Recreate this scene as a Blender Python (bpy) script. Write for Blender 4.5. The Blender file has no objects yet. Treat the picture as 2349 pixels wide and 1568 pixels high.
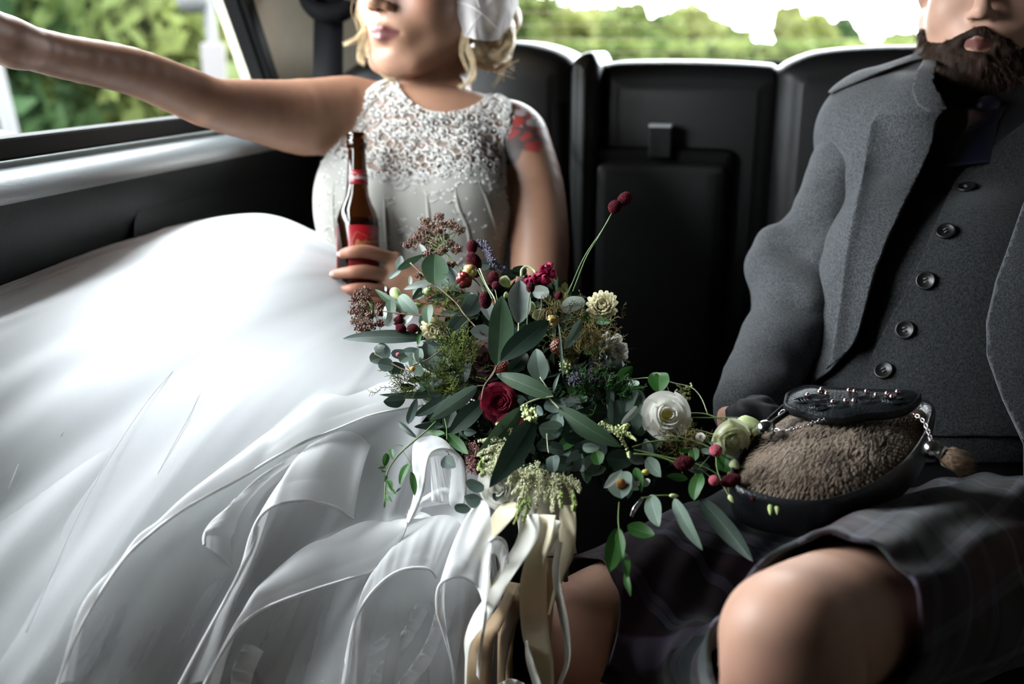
import bpy, bmesh, math, random
import numpy as np
from mathutils import Vector, Matrix
from mathutils.bvhtree import BVHTree
random.seed(7); RNG = np.random.default_rng(7)
R = math.radians
SC = bpy.context.scene
COL = SC.collection
# ---------------------------------------------------------------- camera, world, light, exposure
F = 2349*35.0/36.0                      # focal length in photo pixels
PITCH = math.atan((784-110)/F)
CZ = 1.15
CP, SP_ = math.cos(PITCH), math.sin(PITCH)
cd = bpy.data.cameras.new('camera'); cam = bpy.data.objects.new('camera', cd); COL.objects.link(cam)
cam.location = (0, 0, CZ); cam.rotation_euler = (math.pi/2-PITCH, 0, 0)
cd.lens = 35; cd.sensor_width = 36; cd.clip_start = .05; cd.clip_end = 500
cd.dof.use_dof = True; cd.dof.focus_distance = 1.09; cd.dof.aperture_fstop = 2.8
SC.camera = cam
SC.view_settings.view_transform = 'Standard'; SC.view_settings.look = 'None'
SC.view_settings.gamma = 1; SC.view_settings.use_curve_mapping = False
SC.view_settings.exposure = 0.0
w = bpy.data.worlds.new('overcast_sky'); SC.world = w; w.use_nodes = True
wn = w.node_tree.nodes['Background']; wn.inputs[0].default_value = (.90, .955, 1.0, 1); wn.inputs[1].default_value = 36.0
try: SC.cycles.transparent_max_bounces = 16; SC.cycles.max_bounces = 7; SC.cycles.diffuse_bounces = 3
except Exception: pass

UPV = np.array([0, SP_, CP]); FWD = np.array([0, CP, -SP_])
def P(px, py, d):                       # the point that stands at depth d where the photo shows pixel px, py
    return np.array([(px-1174.5)/F*d, d*CP+(784-py)/F*d*SP_, CZ-d*SP_+(784-py)/F*d*CP])
def PP(l): return np.array([P(*q) for q in l])
def proj(p):
    q = p-np.array([0, 0, CZ]); d = q@FWD
    return 1174.5+q[:, 0]/d*F, 784-(q@UPV)/d*F, d
YAW = R(14)                              # the cab is turned against the view
EU = np.array([math.cos(YAW), -math.sin(YAW), 0]); EV = np.array([math.sin(YAW), math.cos(YAW), 0])
def K(u, v, z): return u*EU+v*EV+np.array([0, 0, z])
def ray(px, py): return (px-1174.5)/F*np.array([1., 0, 0])+FWD+(784-py)/F*UPV
def hit_u(px, py, u):                    # where a photo pixel meets the cab plane u = const -> v, z
    r = ray(px, py); t = u/(r@EU); p = r*t; return float(p@EV), float(p[2]+CZ)
def hit_v(px, py, v):
    r = ray(px, py); t = v/(r@EV); p = r*t; return float(p@EU), float(p[2]+CZ)

# ---------------------------------------------------------------- materials
def NM(name):
    m = bpy.data.materials.new(name); m.use_nodes = True
    nt = m.node_tree; return m, nt, nt.nodes, nt.links, nt.nodes['Principled BSDF']
def mat(name, col, rough=.6, spec=.4, metal=0, var=0, vscale=20, bump=0, bscale=200, trans=0, alpha=1, sheen=0, sub=0, col2=None, coat=0, sss=None, noise_detail=3):
    m, nt, N, L, b = NM(name)
    b.inputs['Roughness'].default_value = rough; b.inputs['Specular IOR Level'].default_value = spec
    b.inputs['Metallic'].default_value = metal; b.inputs['Base Color'].default_value = (*col, 1)
    b.inputs['Sheen Weight'].default_value = sheen; b.inputs['Coat Weight'].default_value = coat
    b.inputs['Subsurface Weight'].default_value = sub
    if sss: b.inputs['Subsurface Radius'].default_value = sss; b.inputs['Subsurface Scale'].default_value = .02
    tc = N.new('ShaderNodeTexCoord')
    if var or col2:
        n = N.new('ShaderNodeTexNoise'); n.inputs['Scale'].default_value = vscale; n.inputs['Detail'].default_value = noise_detail
        L.new(tc.outputs['Object'], n.inputs['Vector'])
        mx = N.new('ShaderNodeMix'); mx.data_type = 'RGBA'
        c2 = col2 or tuple(min(1, c*(1+var)) for c in col); c1 = col if col2 else tuple(c*(1-var) for c in col)
        mx.inputs[6].default_value = (*c1, 1); mx.inputs[7].default_value = (*c2, 1)
        rp = N.new('ShaderNodeMapRange'); rp.inputs[1].default_value = .35; rp.inputs[2].default_value = .65
        L.new(n.outputs[0], rp.inputs[0]); L.new(rp.outputs[0], mx.inputs[0]); L.new(mx.outputs[2], b.inputs['Base Color'])
    if bump:
        n2 = N.new('ShaderNodeTexNoise'); n2.inputs['Scale'].default_value = bscale; n2.inputs['Detail'].default_value = 2
        L.new(tc.outputs['Object'], n2.inputs['Vector'])
        bp = N.new('ShaderNodeBump'); bp.inputs['Strength'].default_value = bump; bp.inputs['Distance'].default_value = .002
        L.new(n2.outputs[0], bp.inputs['Height']); L.new(bp.outputs[0], b.inputs['Normal'])
    out = N['Material Output']; sh = b.outputs[0]
    if trans:
        t = N.new('ShaderNodeBsdfTranslucent'); ms = N.new('ShaderNodeMixShader'); ms.inputs[0].default_value = trans
        if b.inputs['Base Color'].is_linked: L.new(b.inputs['Base Color'].links[0].from_socket, t.inputs[0])
        else: t.inputs[0].default_value = (*col, 1)
        L.new(sh, ms.inputs[1]); L.new(t.outputs[0], ms.inputs[2]); sh = ms.outputs[0]
    if alpha < 1:
        t = N.new('ShaderNodeBsdfTransparent'); ms = N.new('ShaderNodeMixShader'); ms.inputs[0].default_value = alpha
        L.new(t.outputs[0], ms.inputs[1]); L.new(sh, ms.inputs[2]); sh = ms.outputs[0]
    L.new(sh, out.inputs[0]); return m
def net_mat(name, col, a0, a1, trans=.4, rough=.7):
    # sheer net: open when seen square on, closing up at a grazing angle
    m, nt, N, L, b = NM(name); b.inputs['Base Color'].default_value = (*col, 1); b.inputs['Roughness'].default_value = rough; b.inputs['Specular IOR Level'].default_value = .2
    t = N.new('ShaderNodeBsdfTranslucent'); t.inputs[0].default_value = (*col, 1)
    ms = N.new('ShaderNodeMixShader'); ms.inputs[0].default_value = trans
    L.new(b.outputs[0], ms.inputs[1]); L.new(t.outputs[0], ms.inputs[2])
    lw = N.new('ShaderNodeLayerWeight'); lw.inputs[0].default_value = .5
    mr = N.new('ShaderNodeMapRange'); mr.inputs[1].default_value = 0; mr.inputs[2].default_value = .9; mr.inputs[3].default_value = a0; mr.inputs[4].default_value = a1
    L.new(lw.outputs['Facing'], mr.inputs[0])
    tr = N.new('ShaderNodeBsdfTransparent'); m2 = N.new('ShaderNodeMixShader')
    L.new(mr.outputs[0], m2.inputs[0]); L.new(tr.outputs[0], m2.inputs[1]); L.new(ms.outputs[0], m2.inputs[2])
    L.new(m2.outputs[0], N['Material Output'].inputs[0]); return m
def attr_mat(name, attr, rough=.5, sub=0, bump=0, bscale=300, spec=.35, sheen=0):
    m, nt, N, L, b = NM(name); a = N.new('ShaderNodeAttribute'); a.attribute_name = attr
    L.new(a.outputs['Color'], b.inputs['Base Color']); b.inputs['Roughness'].default_value = rough
    b.inputs['Specular IOR Level'].default_value = spec; b.inputs['Sheen Weight'].default_value = sheen
    b.inputs['Subsurface Weight'].default_value = sub; b.inputs['Subsurface Radius'].default_value = (1, .35, .2); b.inputs['Subsurface Scale'].default_value = .008
    if bump:
        tc = N.new('ShaderNodeTexCoord'); n2 = N.new('ShaderNodeTexNoise'); n2.inputs['Scale'].default_value = bscale
        L.new(tc.outputs['Object'], n2.inputs['Vector']); bp = N.new('ShaderNodeBump'); bp.inputs['Strength'].default_value = bump; bp.inputs['Distance'].default_value = .001
        L.new(n2.outputs[0], bp.inputs['Height']); L.new(bp.outputs[0], b.inputs['Normal'])
    return m

# ---------------------------------------------------------------- objects
def link(name, data, parent=None):
    o = bpy.data.objects.new(name, data); COL.objects.link(o)
    if parent is not None:
        o.parent = parent; o.matrix_parent_inverse = Matrix.Translation(parent.matrix_world.translation).inverted() if not parent.get('_f') else Matrix.Identity(4)
    return o
def thing(name, label, cat, loc, group=None):
    o = bpy.data.objects.new(name, None); COL.objects.link(o); o.location = [float(c) for c in loc]; o.empty_display_size = .05
    o.matrix_world = Matrix.Translation(o.location)
    o['label'] = label; o['category'] = cat
    if group: o['group'] = group
    return o
def tag(o, label, cat, group=None):
    o['label'] = label; o['category'] = cat
    if group: o['group'] = group
    return o
def struct(o): o['kind'] = 'structure'; return o
def mesh(name, v, f, m, parent=None, smooth=True, mods=(), mats=None, fmat=None, kind=None, cols=None):
    """world-space vertices -> one object; children keep world coordinates through the parent inverse"""
    me = bpy.data.meshes.new(name)
    v = np.asarray(v, float)
    if isinstance(f, np.ndarray): f = f.tolist()
    me.from_pydata(v.tolist(), [], f)
    for mm in (mats or [m]): me.materials.append(mm)
    if fmat is not None: me.polygons.foreach_set('material_index', np.asarray(fmat, dtype=np.int32))
    if smooth: me.polygons.foreach_set('use_smooth', np.ones(len(me.polygons), bool))
    if cols is not None:
        at = me.color_attributes.new('Col', 'FLOAT_COLOR', 'POINT'); c = np.ones((len(v), 4)); c[:, :3] = cols; at.data.foreach_set('color', c.ravel())
    me.update()
    o = link(name, me, parent)
    for kind_, kw in mods:
        md = o.modifiers.new(kind_.lower(), kind_)
        for a, b in kw.items(): setattr(md, a, b)
    if kind: o['kind'] = kind
    return o
class MB:                                # collects pieces that belong to ONE part
    def __init__(s): s.v = []; s.f = []; s.n = 0
    def add(s, v, f):
        v = np.asarray(v, float); s.v.append(v); s.f += [[i+s.n for i in q] for q in (f.tolist() if isinstance(f, np.ndarray) else f)]; s.n += len(v)
    def box(s, c, sx, sy, sz, rot=None):
        b = np.array([[x, y, z] for x in (-.5, .5) for y in (-.5, .5) for z in (-.5, .5)])*[sx, sy, sz]
        if rot is not None: b = b@np.asarray(rot).T
        s.add(b+c, [[0, 1, 3, 2], [4, 6, 7, 5], [0, 4, 5, 1], [2, 3, 7, 6], [0, 2, 6, 4], [1, 5, 7, 3]])
    def build(s, name, m, parent=None, **k): return mesh(name, np.concatenate(s.v), s.f, m, parent, **k)
def nrm(a): a = np.asarray(a, float); return a/(np.linalg.norm(a)+1e-12)
def crv(pts, n):                         # Catmull-Rom through points
    p = np.asarray(pts, float); k = len(p)
    if k == 2: t = np.linspace(0, 1, n)[:, None]; return p[0]*(1-t)+p[1]*t
    q = np.vstack([2*p[0]-p[1], p, 2*p[-1]-p[-2]]); t = np.linspace(0, k-1-1e-9, n); i = t.astype(int); u = (t-i)[:, None]
    a, b, c, d = q[i], q[i+1], q[i+2], q[i+3]
    return .5*(2*b+(c-a)*u+(2*a-5*b+4*c-d)*u*u+(3*b-a-3*c+d)*u**3)
def frames(p):
    t = np.gradient(p, axis=0); t /= np.linalg.norm(t, axis=1)[:, None]+1e-12
    n = np.cross(t[0], [0, 0, 1]); n = n if np.linalg.norm(n) > .05 else np.cross(t[0], [0, 1, 0]); n = nrm(n); ns = []
    for k in range(len(p)): n = nrm(n-t[k]*(n@t[k])); ns.append(n)
    ns = np.array(ns); return t, ns, np.cross(t, ns)
def tube(pts, r, seg=8, n=None, closed=False):
    p = crv(pts, n or len(pts)) if n else np.asarray(pts, float); k = len(p)
    r = np.interp(np.linspace(0, 1, k), np.linspace(0, 1, len(r)), r) if np.ndim(r) else np.full(k, r)
    if closed: t, a, b = frames(np.vstack([p, p[:1]])); a, b = a[:k], b[:k]
    else: t, a, b = frames(p)
    th = np.arange(seg)*2*math.pi/seg
    v = p[:, None]+r[:, None, None]*(np.cos(th)[None, :, None]*a[:, None]+np.sin(th)[None, :, None]*b[:, None])
    f = [[i*seg+j, i*seg+(j+1) % seg, (i+1)*seg+(j+1) % seg, (i+1)*seg+j] for i in range(k-1) for j in range(seg)]
    if closed: f += [[(k-1)*seg+j, (k-1)*seg+(j+1) % seg, (j+1) % seg, j] for j in range(seg)]
    else: f += [list(range(seg))[::-1], [(k-1)*seg+j for j in range(seg)]]
    return v.reshape(-1, 3), f
def grid_faces(nu, nv, wrap=False):
    return [[i*nv+j, i*nv+(j+1) % nv, (i+1)*nv+(j+1) % nv, (i+1)*nv+j] for i in range(nu-1) for j in range(nv if wrap else nv-1)]
def lathe(prof, c, axis, seg=32, cap=True):
    axis = nrm(axis); a = nrm(np.cross(axis, [0, 1, .3])); b = np.cross(axis, a); th = np.arange(seg)*2*math.pi/seg
    v = np.array([np.asarray(c)+axis*h+r*(math.cos(t)*a+math.sin(t)*b) for r, h in prof for t in th])
    f = grid_faces(len(prof), seg, True)
    if cap: f += [list(range(seg))[::-1], [(len(prof)-1)*seg+j for j in range(seg)]]
    return v, f
def bicubic(g, nu, nv):                  # control grid (rows, cols, 3) -> nu x nv points
    g = np.asarray(g, float); a = np.stack([crv(g[:, j], nu) for j in range(g.shape[1])], 1)
    return np.stack([crv(a[i], nv) for i in range(nu)], 0)
def ico(c, r, sub=1):
    bm = bmesh.new(); bmesh.ops.create_icosphere(bm, subdivisions=sub, radius=1); v = np.array([x.co[:] for x in bm.verts]); f = [[q.index for q in k.verts] for k in bm.faces]; bm.free()
    return v*r+np.asarray(c), f
ICO1 = ico((0, 0, 0), 1, 1); ICO2 = ico((0, 0, 0), 1, 2); ICO3 = ico((0, 0, 0), 1, 3)
OCT = (np.array([[1, 0, 0], [-1, 0, 0], [0, 1, 0], [0, -1, 0], [0, 0, 1], [0, 0, -1.]]), [[0, 2, 4], [2, 1, 4], [1, 3, 4], [3, 0, 4], [2, 0, 5], [1, 2, 5], [3, 1, 5], [0, 3, 5]])
def many(base, cs, rs, rots=None):
    bv, bf = base; cs = np.asarray(cs, float); rs = np.asarray(rs, float)
    if rs.ndim == 1: rs = rs[:, None].repeat(3, 1)
    v = bv[None]*rs[:, None]
    if rots is not None: v = np.einsum('nij,nkj->nki', rots, v)
    v = v+cs[:, None]; k = len(bv); f = (np.array(bf)[None]+np.arange(len(cs))[:, None, None]*k).reshape(-1, len(bf[0]))
    return v.reshape(-1, 3), f

# ---------------------------------------------------------------- value noise and distance fields
def vn(p, s, seed=0):
    q = np.asarray(p)*s+seed*17.31; i = np.floor(q).astype(np.int64); f = q-i; f = f*f*(3-2*f); o = 0
    for dx in (0, 1):
        for dy in (0, 1):
            for dz in (0, 1):
                h = ((i[:, 0]+dx)*73856093 ^ (i[:, 1]+dy)*19349663 ^ (i[:, 2]+dz)*83492791) & 0xffffff
                h = (h*1103515245+12345 & 0x7fffffff)/0x7fffffff
                o = o+h*(f[:, 0] if dx else 1-f[:, 0])*(f[:, 1] if dy else 1-f[:, 1])*(f[:, 2] if dz else 1-f[:, 2])
    return o*2-1
def cone(a, b, ra, rb, k=.02): return ('c', np.asarray(a, float), np.asarray(b, float), ra, rb, k)
def chain(pts, rs, k=.02, sub=4):
    p = crv(np.array(pts, float), (len(pts)-1)*sub+1); r = np.interp(np.linspace(0, 1, len(p)), np.linspace(0, 1, len(rs)), rs)
    return [cone(p[i], p[i+1], r[i], r[i+1], min(k, .0015)) for i in range(len(p)-1)]
def chain0(pts, rs, k=.02): return [cone(pts[i], pts[i+1], rs[i], rs[i+1], k) for i in range(len(pts)-1)]
def ell(c, r, k=.02, rot=None): return ('e', np.asarray(c, float), np.asarray(r, float), np.eye(3) if rot is None else np.asarray(rot), k)
def cut(pr): return ('x', pr)
def pd(pr, p):
    if pr[0] == 'c':
        _, a, b, ra, rb, k = pr; ab = b-a; h = np.clip(((p-a)@ab)/(ab@ab+1e-12), 0, 1)
        return np.linalg.norm(p-a-h[:, None]*ab, axis=1)-(ra+(rb-ra)*h)
    _, c, r, m, k = pr; q = (p-c)@m; k0 = np.linalg.norm(q/r, axis=1); k1 = np.linalg.norm(q/(r*r), axis=1)+1e-9
    return k0*(k0-1)/k1
def sdf(prims, p):
    d = np.full(len(p), 1e3)
    for pr in prims:
        if pr[0] == 'x':
            e = -pd(pr[1], p); k = pr[1][-1]; h = np.clip(.5-.5*(d-e)/k, 0, 1); d = d*(1-h)+e*h+k*h*(1-h)
        else:
            e = pd(pr, p); k = pr[-1]; h = np.clip(.5+.5*(d-e)/k, 0, 1); d = e*h+d*(1-h)-k*h*(1-h)
    return d
def rotz(a): c, s = math.cos(a), math.sin(a); return np.array([[c, -s, 0], [s, c, 0], [0, 0, 1.]])
def bounds(prims, pad):
    lo, hi = np.full(3, 1e9), np.full(3, -1e9)
    for pr in prims:
        if pr[0] == 'x': continue
        if pr[0] == 'c': q = [(pr[1], pr[3]), (pr[2], pr[4])]
        else: q = [(pr[1], max(pr[2]))]
        for c, r in q: lo = np.minimum(lo, c-r); hi = np.maximum(hi, c+r)
    return lo-pad, hi+pad
def iso(fn, lo, hi, h, level=0., band=.03, smooth=1):
    """naive surface nets over a distance function, refined only near the surface"""
    B = 6; n = np.ceil((hi-lo)/h/B).astype(int)*B+1; nb = (n-1)//B
    bc = np.stack(np.meshgrid(*[np.arange(k) for k in nb], indexing='ij'), -1).reshape(-1, 3)
    cen = lo+(bc*B+B/2)*h; dv = fn(cen)-level
    Fd = np.empty(tuple(n), np.float32)
    big = np.repeat(np.repeat(np.repeat(dv.reshape(tuple(nb)), B, 0), B, 1), B, 2)
    Fd[:-1, :-1, :-1] = big; Fd[-1] = 1; Fd[:, -1] = 1; Fd[:, :, -1] = 1
    near = np.abs(dv) < B*h*.95+band
    loc = np.stack(np.meshgrid(*[np.arange(B+1)]*3, indexing='ij'), -1).reshape(-1, 3)
    idx = (bc[near][:, None]*B+loc[None]).reshape(-1, 3); idx = idx[(idx < n-1).all(1)]
    flat = np.unique(np.ravel_multi_index(idx.T, tuple(n))); ii = np.array(np.unravel_index(flat, tuple(n))).T
    vals = np.empty(len(flat), np.float32)
    for s in range(0, len(flat), 400000): vals[s:s+400000] = fn(lo+ii[s:s+400000]*h)-level
    Fd.ravel()[flat] = vals
    S = Fd < 0
    c = S[:-1, :-1, :-1].astype(np.int8)
    for dx, dy, dz in [(1, 0, 0), (0, 1, 0), (0, 0, 1), (1, 1, 0), (1, 0, 1), (0, 1, 1), (1, 1, 1)]: c = c+S[dx:n[0]-1+dx, dy:n[1]-1+dy, dz:n[2]-1+dz]
    act = np.argwhere((c > 0) & (c < 8)); cid = np.full(tuple(n-1), -1, np.int32); cid[tuple(act.T)] = np.arange(len(act))
    corners = np.array([[x, y, z] for x in (0, 1) for y in (0, 1) for z in (0, 1)])
    cv = np.stack([Fd[tuple((act+k).T)] for k in corners], 1)
    acc = np.zeros((len(act), 3)); cnt = np.zeros(len(act))
    for a in range(8):
        for b in range(a+1, 8):
            if np.abs(corners[a]-corners[b]).sum() != 1: continue
            fa, fb = cv[:, a], cv[:, b]; m = (fa < 0) != (fb < 0); t = np.where(m, fa/(fa-fb+1e-20), 0)
            acc += np.where(m[:, None], corners[a]+t[:, None]*(corners[b]-corners[a]), 0); cnt += m
    V = lo+(act+acc/np.maximum(cnt, 1)[:, None])*h
    faces = []
    for ax in range(3):
        o1, o2 = [(1, 2), (2, 0), (0, 1)][ax]; e = np.zeros(3, int); e[ax] = 1
        sl0 = [slice(1, n[k]-1) for k in range(3)]; sl0[ax] = slice(0, n[ax]-1); sl1 = list(sl0); sl1[ax] = slice(1, n[ax])
        m = S[tuple(sl0)] != S[tuple(sl1)]; q = np.argwhere(m); off = np.array([s.start for s in sl0]); q = q+off
        e1 = np.zeros(3, int); e1[o1] = 1; e2 = np.zeros(3, int); e2[o2] = 1
        qs = [q-e1-e2, q-e2, q, q-e1]; ids = np.stack([cid[tuple(k.T)] for k in qs], 1)
        inside = S[tuple(q.T)]; ids = np.where(inside[:, None], ids, ids[:, ::-1]); faces.append(ids)
    Fc = np.concatenate(faces); Fc = Fc[(Fc >= 0).all(1)]
    for _ in range(smooth):              # light relaxation
        e = np.concatenate([Fc[:, [0, 1]], Fc[:, [1, 2]], Fc[:, [2, 3]], Fc[:, [3, 0]]]); e = np.concatenate([e, e[:, ::-1]])
        k = np.bincount(e[:, 0], minlength=len(V)); s = np.stack([np.bincount(e[:, 0], V[e[:, 1], j], len(V)) for j in range(3)], 1)
        V = V*.4+.6*s/np.maximum(k, 1)[:, None]
    return V, Fc
def inpoly(px, py, poly):                # signed distance, positive inside
    poly = np.asarray(poly, float); d = np.full(len(px), 1e18); ins = np.zeros(len(px), bool)
    for k in range(len(poly)):
        x0, y0 = poly[k]; x1, y1 = poly[(k+1) % len(poly)]; ex, ey = x1-x0, y1-y0; wx, wy = px-x0, py-y0
        t = np.clip((wx*ex+wy*ey)/(ex*ex+ey*ey+1e-9), 0, 1); d = np.minimum(d, (wx-ex*t)**2+(wy-ey*t)**2)
        c = ((y0 <= py) != (y1 <= py)) & (px < (x1-x0)*(py-y0)/(y1-y0+1e-12)+x0); ins ^= c
    return np.sqrt(d)*np.where(ins, 1, -1)
def clip(V, Fq, f):
    """keep the part of a mesh where f >= 0, cutting faces cleanly"""
    keep = f >= 0; V = list(V); out = []; cache = {}
    Fl = Fq.tolist() if isinstance(Fq, np.ndarray) else Fq
    def x(a, b):
        k = (a, b) if a < b else (b, a)
        if k not in cache: t = f[a]/(f[a]-f[b]); cache[k] = len(V); V.append(V[a]+t*(V[b]-V[a]))
        return cache[k]
    for q in Fl:
        ks = [keep[i] for i in q]
        if all(ks): out.append(q); continue
        if not any(ks): continue
        r = []
        for i in range(len(q)):
            a, b = q[i], q[(i+1) % len(q)]
            if keep[a]: r.append(a)
            if keep[a] != keep[b]: r.append(x(a, b))
        if len(r) > 2: out.append(r)
    V = np.array(V); used = np.zeros(len(V), bool)
    for q in out: used[q] = True
    mp = np.cumsum(used)-1; return V[used], [[int(mp[i]) for i in q] for q in out]
def dline(px, py, line):
    line = np.asarray(line, float); d = np.full(len(px), 1e18)
    for k in range(len(line)-1):
        ex, ey = line[k+1]-line[k]; wx, wy = px-line[k][0], py-line[k][1]; t = np.clip((wx*ex+wy*ey)/(ex*ex+ey*ey+1e-9), 0, 1); d = np.minimum(d, (wx-ex*t)**2+(wy-ey*t)**2)
    return np.sqrt(d)
def drape(V, Fq, pts, off=0.0):          # rays through pixel points onto a mesh -> points and normals
    bv = BVHTree.FromPolygons([tuple(q) for q in V], [tuple(q) for q in (Fq.tolist() if isinstance(Fq, np.ndarray) else Fq)])
    res, nor = [], []
    for x, y in pts:
        r = nrm(ray(x, y)); h = bv.ray_cast(Vector((0, 0, CZ)), Vector(r))
        if h[0] is None: res.append(None); nor.append(None); continue
        nn = np.array(h[1]); nn = nn if nn@r < 0 else -nn; res.append(np.array(h[0])+nn*off); nor.append(nn)
    return res, nor
# ================================================================ the cab
M_leather = mat('black_leather', (.0040, .0042, .0044), .48, .34, bump=.25, bscale=260)
M_plastic = mat('dark_door_plastic', (.0065, .0078, .0080), .5, .15, bump=.2, bscale=400)
M_shelf = mat('grey_lit_door_plastic', (.11, .128, .136), .42, .55, bump=.15, bscale=300)
M_rubber = mat('black_rubber', (.002, .002, .002), .6, .12)
M_cream = mat('cream_trim', (.24, .215, .165), .75, .2, var=.05)
M_roof = mat('roof_lining', (.09, .085, .075), .9, .1)
M_floor = mat('floor_mat', (.008, .008, .009), .8, .2, bump=.5, bscale=500)
M_belt = mat('belt_webbing', (.0015, .0015, .002), .8, .08, bump=.3, bscale=900)
M_chrome = mat('chrome', (.75, .75, .76), .14, .5, metal=1)
def glass_mat():
    m, nt, N, L, b = NM('window_glass'); g = N.new('ShaderNodeBsdfGlossy'); g.inputs['Roughness'].default_value = .02
    t = N.new('ShaderNodeBsdfTransparent'); t.inputs[0].default_value = (.97, .985, .975, 1); ms = N.new('ShaderNodeMixShader')
    lw = N.new('ShaderNodeFresnel'); lw.inputs[0].default_value = 1.025; L.new(lw.outputs[0], ms.inputs[0]); L.new(t.outputs[0], ms.inputs[1]); L.new(g.outputs[0], ms.inputs[2])
    L.new(ms.outputs[0], N['Material Output'].inputs[0]); return m
M_glass = glass_mat()
UW = -.90                               # inner face of the left wall
VB = 1.80                               # front face of the backrest
ZR = 1.62                               # roof
def kbox(u0, u1, v0, v1, z0, z1):
    b = MB(); c = K((u0+u1)/2, (v0+v1)/2, (z0+z1)/2); b.box(c, u1-u0, v1-v0, z1-z0, np.stack([EU, EV, [0, 0, 1]], 1)); return np.concatenate(b.v), b.f
def kmesh(name, boxes, m, parent=None, bevel=0, st=True):
    mb = MB()
    for b in boxes: mb.add(*kbox(*b))
    o = mb.build(name, m, parent, smooth=False, mods=[('BEVEL', dict(width=bevel, segments=3))] if bevel else ())
    return struct(o) if st and parent is None else o
FL = 0.0
kmesh('floor', [(-.98, .76, -1.6, 2.35, FL-.04, FL)], M_floor)
kmesh('ceiling', [(-.98, .76, -1.6, 2.5, ZR, ZR+.04)], M_roof)
kmesh('wall_right', [(.74, .78, -1.6, 2.5, FL, ZR)], M_roof)  # side window left out so the right side stays dark
kmesh('wall_front', [(-.98, .78, -1.64, -1.60, FL, ZR)], M_roof)  # closed solid to cut the light from the front
# left wall: profile (offset from UW, z) extruded along v
vs0, zs0 = hit_u(0, 352, UW); vs1, zs1 = hit_u(440, 300, UW)
ZS = (zs0+zs1)/2                        # sill height
def extr(name, prof, v0, v1, m, parent=None, closed=False, n=2, st=True):
    vv = np.linspace(v0, v1, n); V = np.array([K(u, v, z) for v in vv for u, z in prof]); f = grid_faces(n, len(prof), closed)
    if closed: f += [list(range(len(prof)))[::-1], [(n-1)*len(prof)+j for j in range(len(prof))]]
    o = mesh(name, V, f, m, parent); return struct(o) if (st and parent is None) else o
def arc(cx, cz, r, a0, a1, n=8): return [(cx+r*math.cos(R(a)), cz+r*math.sin(R(a))) for a in np.linspace(a0, a1, n)]
V_END = 2.12
# padded shelf below the glass, then the door card
prof = [(UW-.08, ZS-.002), (UW-.01, ZS-.010)]+arc(UW+.015, ZS-.055, .042, 95, 10, 9)+[(UW+.053, ZS-.085), (UW+.043, ZS-.12), (UW+.030, ZS-.15), (UW+.026, ZS-.30), (UW+.030, ZS-.5), (UW+.03, FL), (UW-.08, FL)]
wl = extr('wall_left', prof, -1.6, V_END, M_shelf, closed=True, n=30)
me = wl.data; me.materials.append(M_plastic)
for p in me.polygons:
    if p.center.z < ZS-.064: p.material_index = 1  # light caught by the shelf top put into its colour; darker below
# recess panel on the door card (raised frame edge)
rp = []
for px, py in [(700, 395), (560, 405), (420, 430), (330, 458), (295, 480), (282, 510), (280, 560), (284, 640), (284, 760), (700, 760)]:
    rp.append(hit_u(px, py, UW+.026))
pa = np.array([K(UW+.050, v, z) for v, z in rp]); pb = np.array([K(UW+.020, v, z) for v, z in rp])
k = len(pa); o = mesh('pocket_panel', np.vstack([pa, pb]), [list(range(k))]+[[i, (i+1) % k, k+(i+1) % k, k+i] for i in range(k)], M_plastic, wl, smooth=False, mods=[('BEVEL', dict(width=.008, segments=3))])
# side window: opening bounded behind by the slanting pillar
pv0, pz0 = hit_u(541, 0, UW); pv1, pz1 = hit_u(602, 180, UW)
sl = (pv1-pv0)/(pz1-pz0)
def pill(z): return pv1+(z-pz1)*sl
ZT = 1.54; V_WF = .50                   # top and front end of the opening
win = struct(bpy.data.objects.new('window_1', None)); COL.objects.link(win); win.location = K(UW, 1, ZS)[:]; win.matrix_world = Matrix.Translation(win.location)
def bar(name, path, wd, th, m, parent, off=0):
    # flat seal running along a (v,z) path on the wall plane
    v, f = tube([K(UW+off, a, b) for a, b in path], 1, 4); p = np.array([K(UW+off, a, b) for a, b in path])
    mb = MB(); 
    for i in range(len(p)-1):
        a, b = p[i], p[i+1]; t = nrm(b-a); n = np.cross(t, EU); c = (a+b)/2; mb.box(c, th, np.linalg.norm(b-a)+wd*.9, wd, np.stack([EU, t, n], 1))
    return mb.build(name, m, parent, smooth=False, mods=[('BEVEL', dict(width=.004, segments=2))])
loop = [(V_WF, ZS+.008), (pill(ZS)+.0, ZS+.008), (pill(ZT), ZT), (V_WF, ZT), (V_WF, ZS)]
bar('window_seal', loop, .028, .03, M_rubber, win, -.005)
bar('window_trim', [(V_WF, ZS-.018), (pill(ZS)+.03, ZS-.018)], .010, .03, M_shelf, win, .0)
g = [K(UW-.02, a, b) for a, b in loop[:4]]
mesh('glass', g, [[0, 1, 2, 3]], M_glass, win, smooth=False)
# header over the window and the pillar behind it (cream)
kmesh('trim_1', [(UW-.08, UW, -1.6, V_END, ZT+.01, ZR)], M_cream)
mb = MB()
zz = np.linspace(ZS-.02, ZR, 12)
rows = []
for z in zz:
    v0 = pill(z)+.012
    rows.append([K(UW-.05, v0, z), K(UW+.004, v0, z), K(UW+.012, v0+.03, z), K(UW+.02, v0+.10, z), K(UW+.045, v0+.19, z), K(UW+.10, v0+.30, z), K(UW+.20, v0+.40, z), K(UW+.36, v0+.47, z)])
rows = np.array(rows); mesh('trim_2', rows.reshape(-1, 3), grid_faces(len(zz), 8), M_cream, mods=[('SOLIDIFY', dict(thickness=.02, offset=-1))])['kind'] = 'structure'
bar('pillar_seal', [(pill(ZS)+.010, ZS), (pill(ZT)+.010, ZT)], .030, .035, M_rubber, win, .004)
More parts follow.
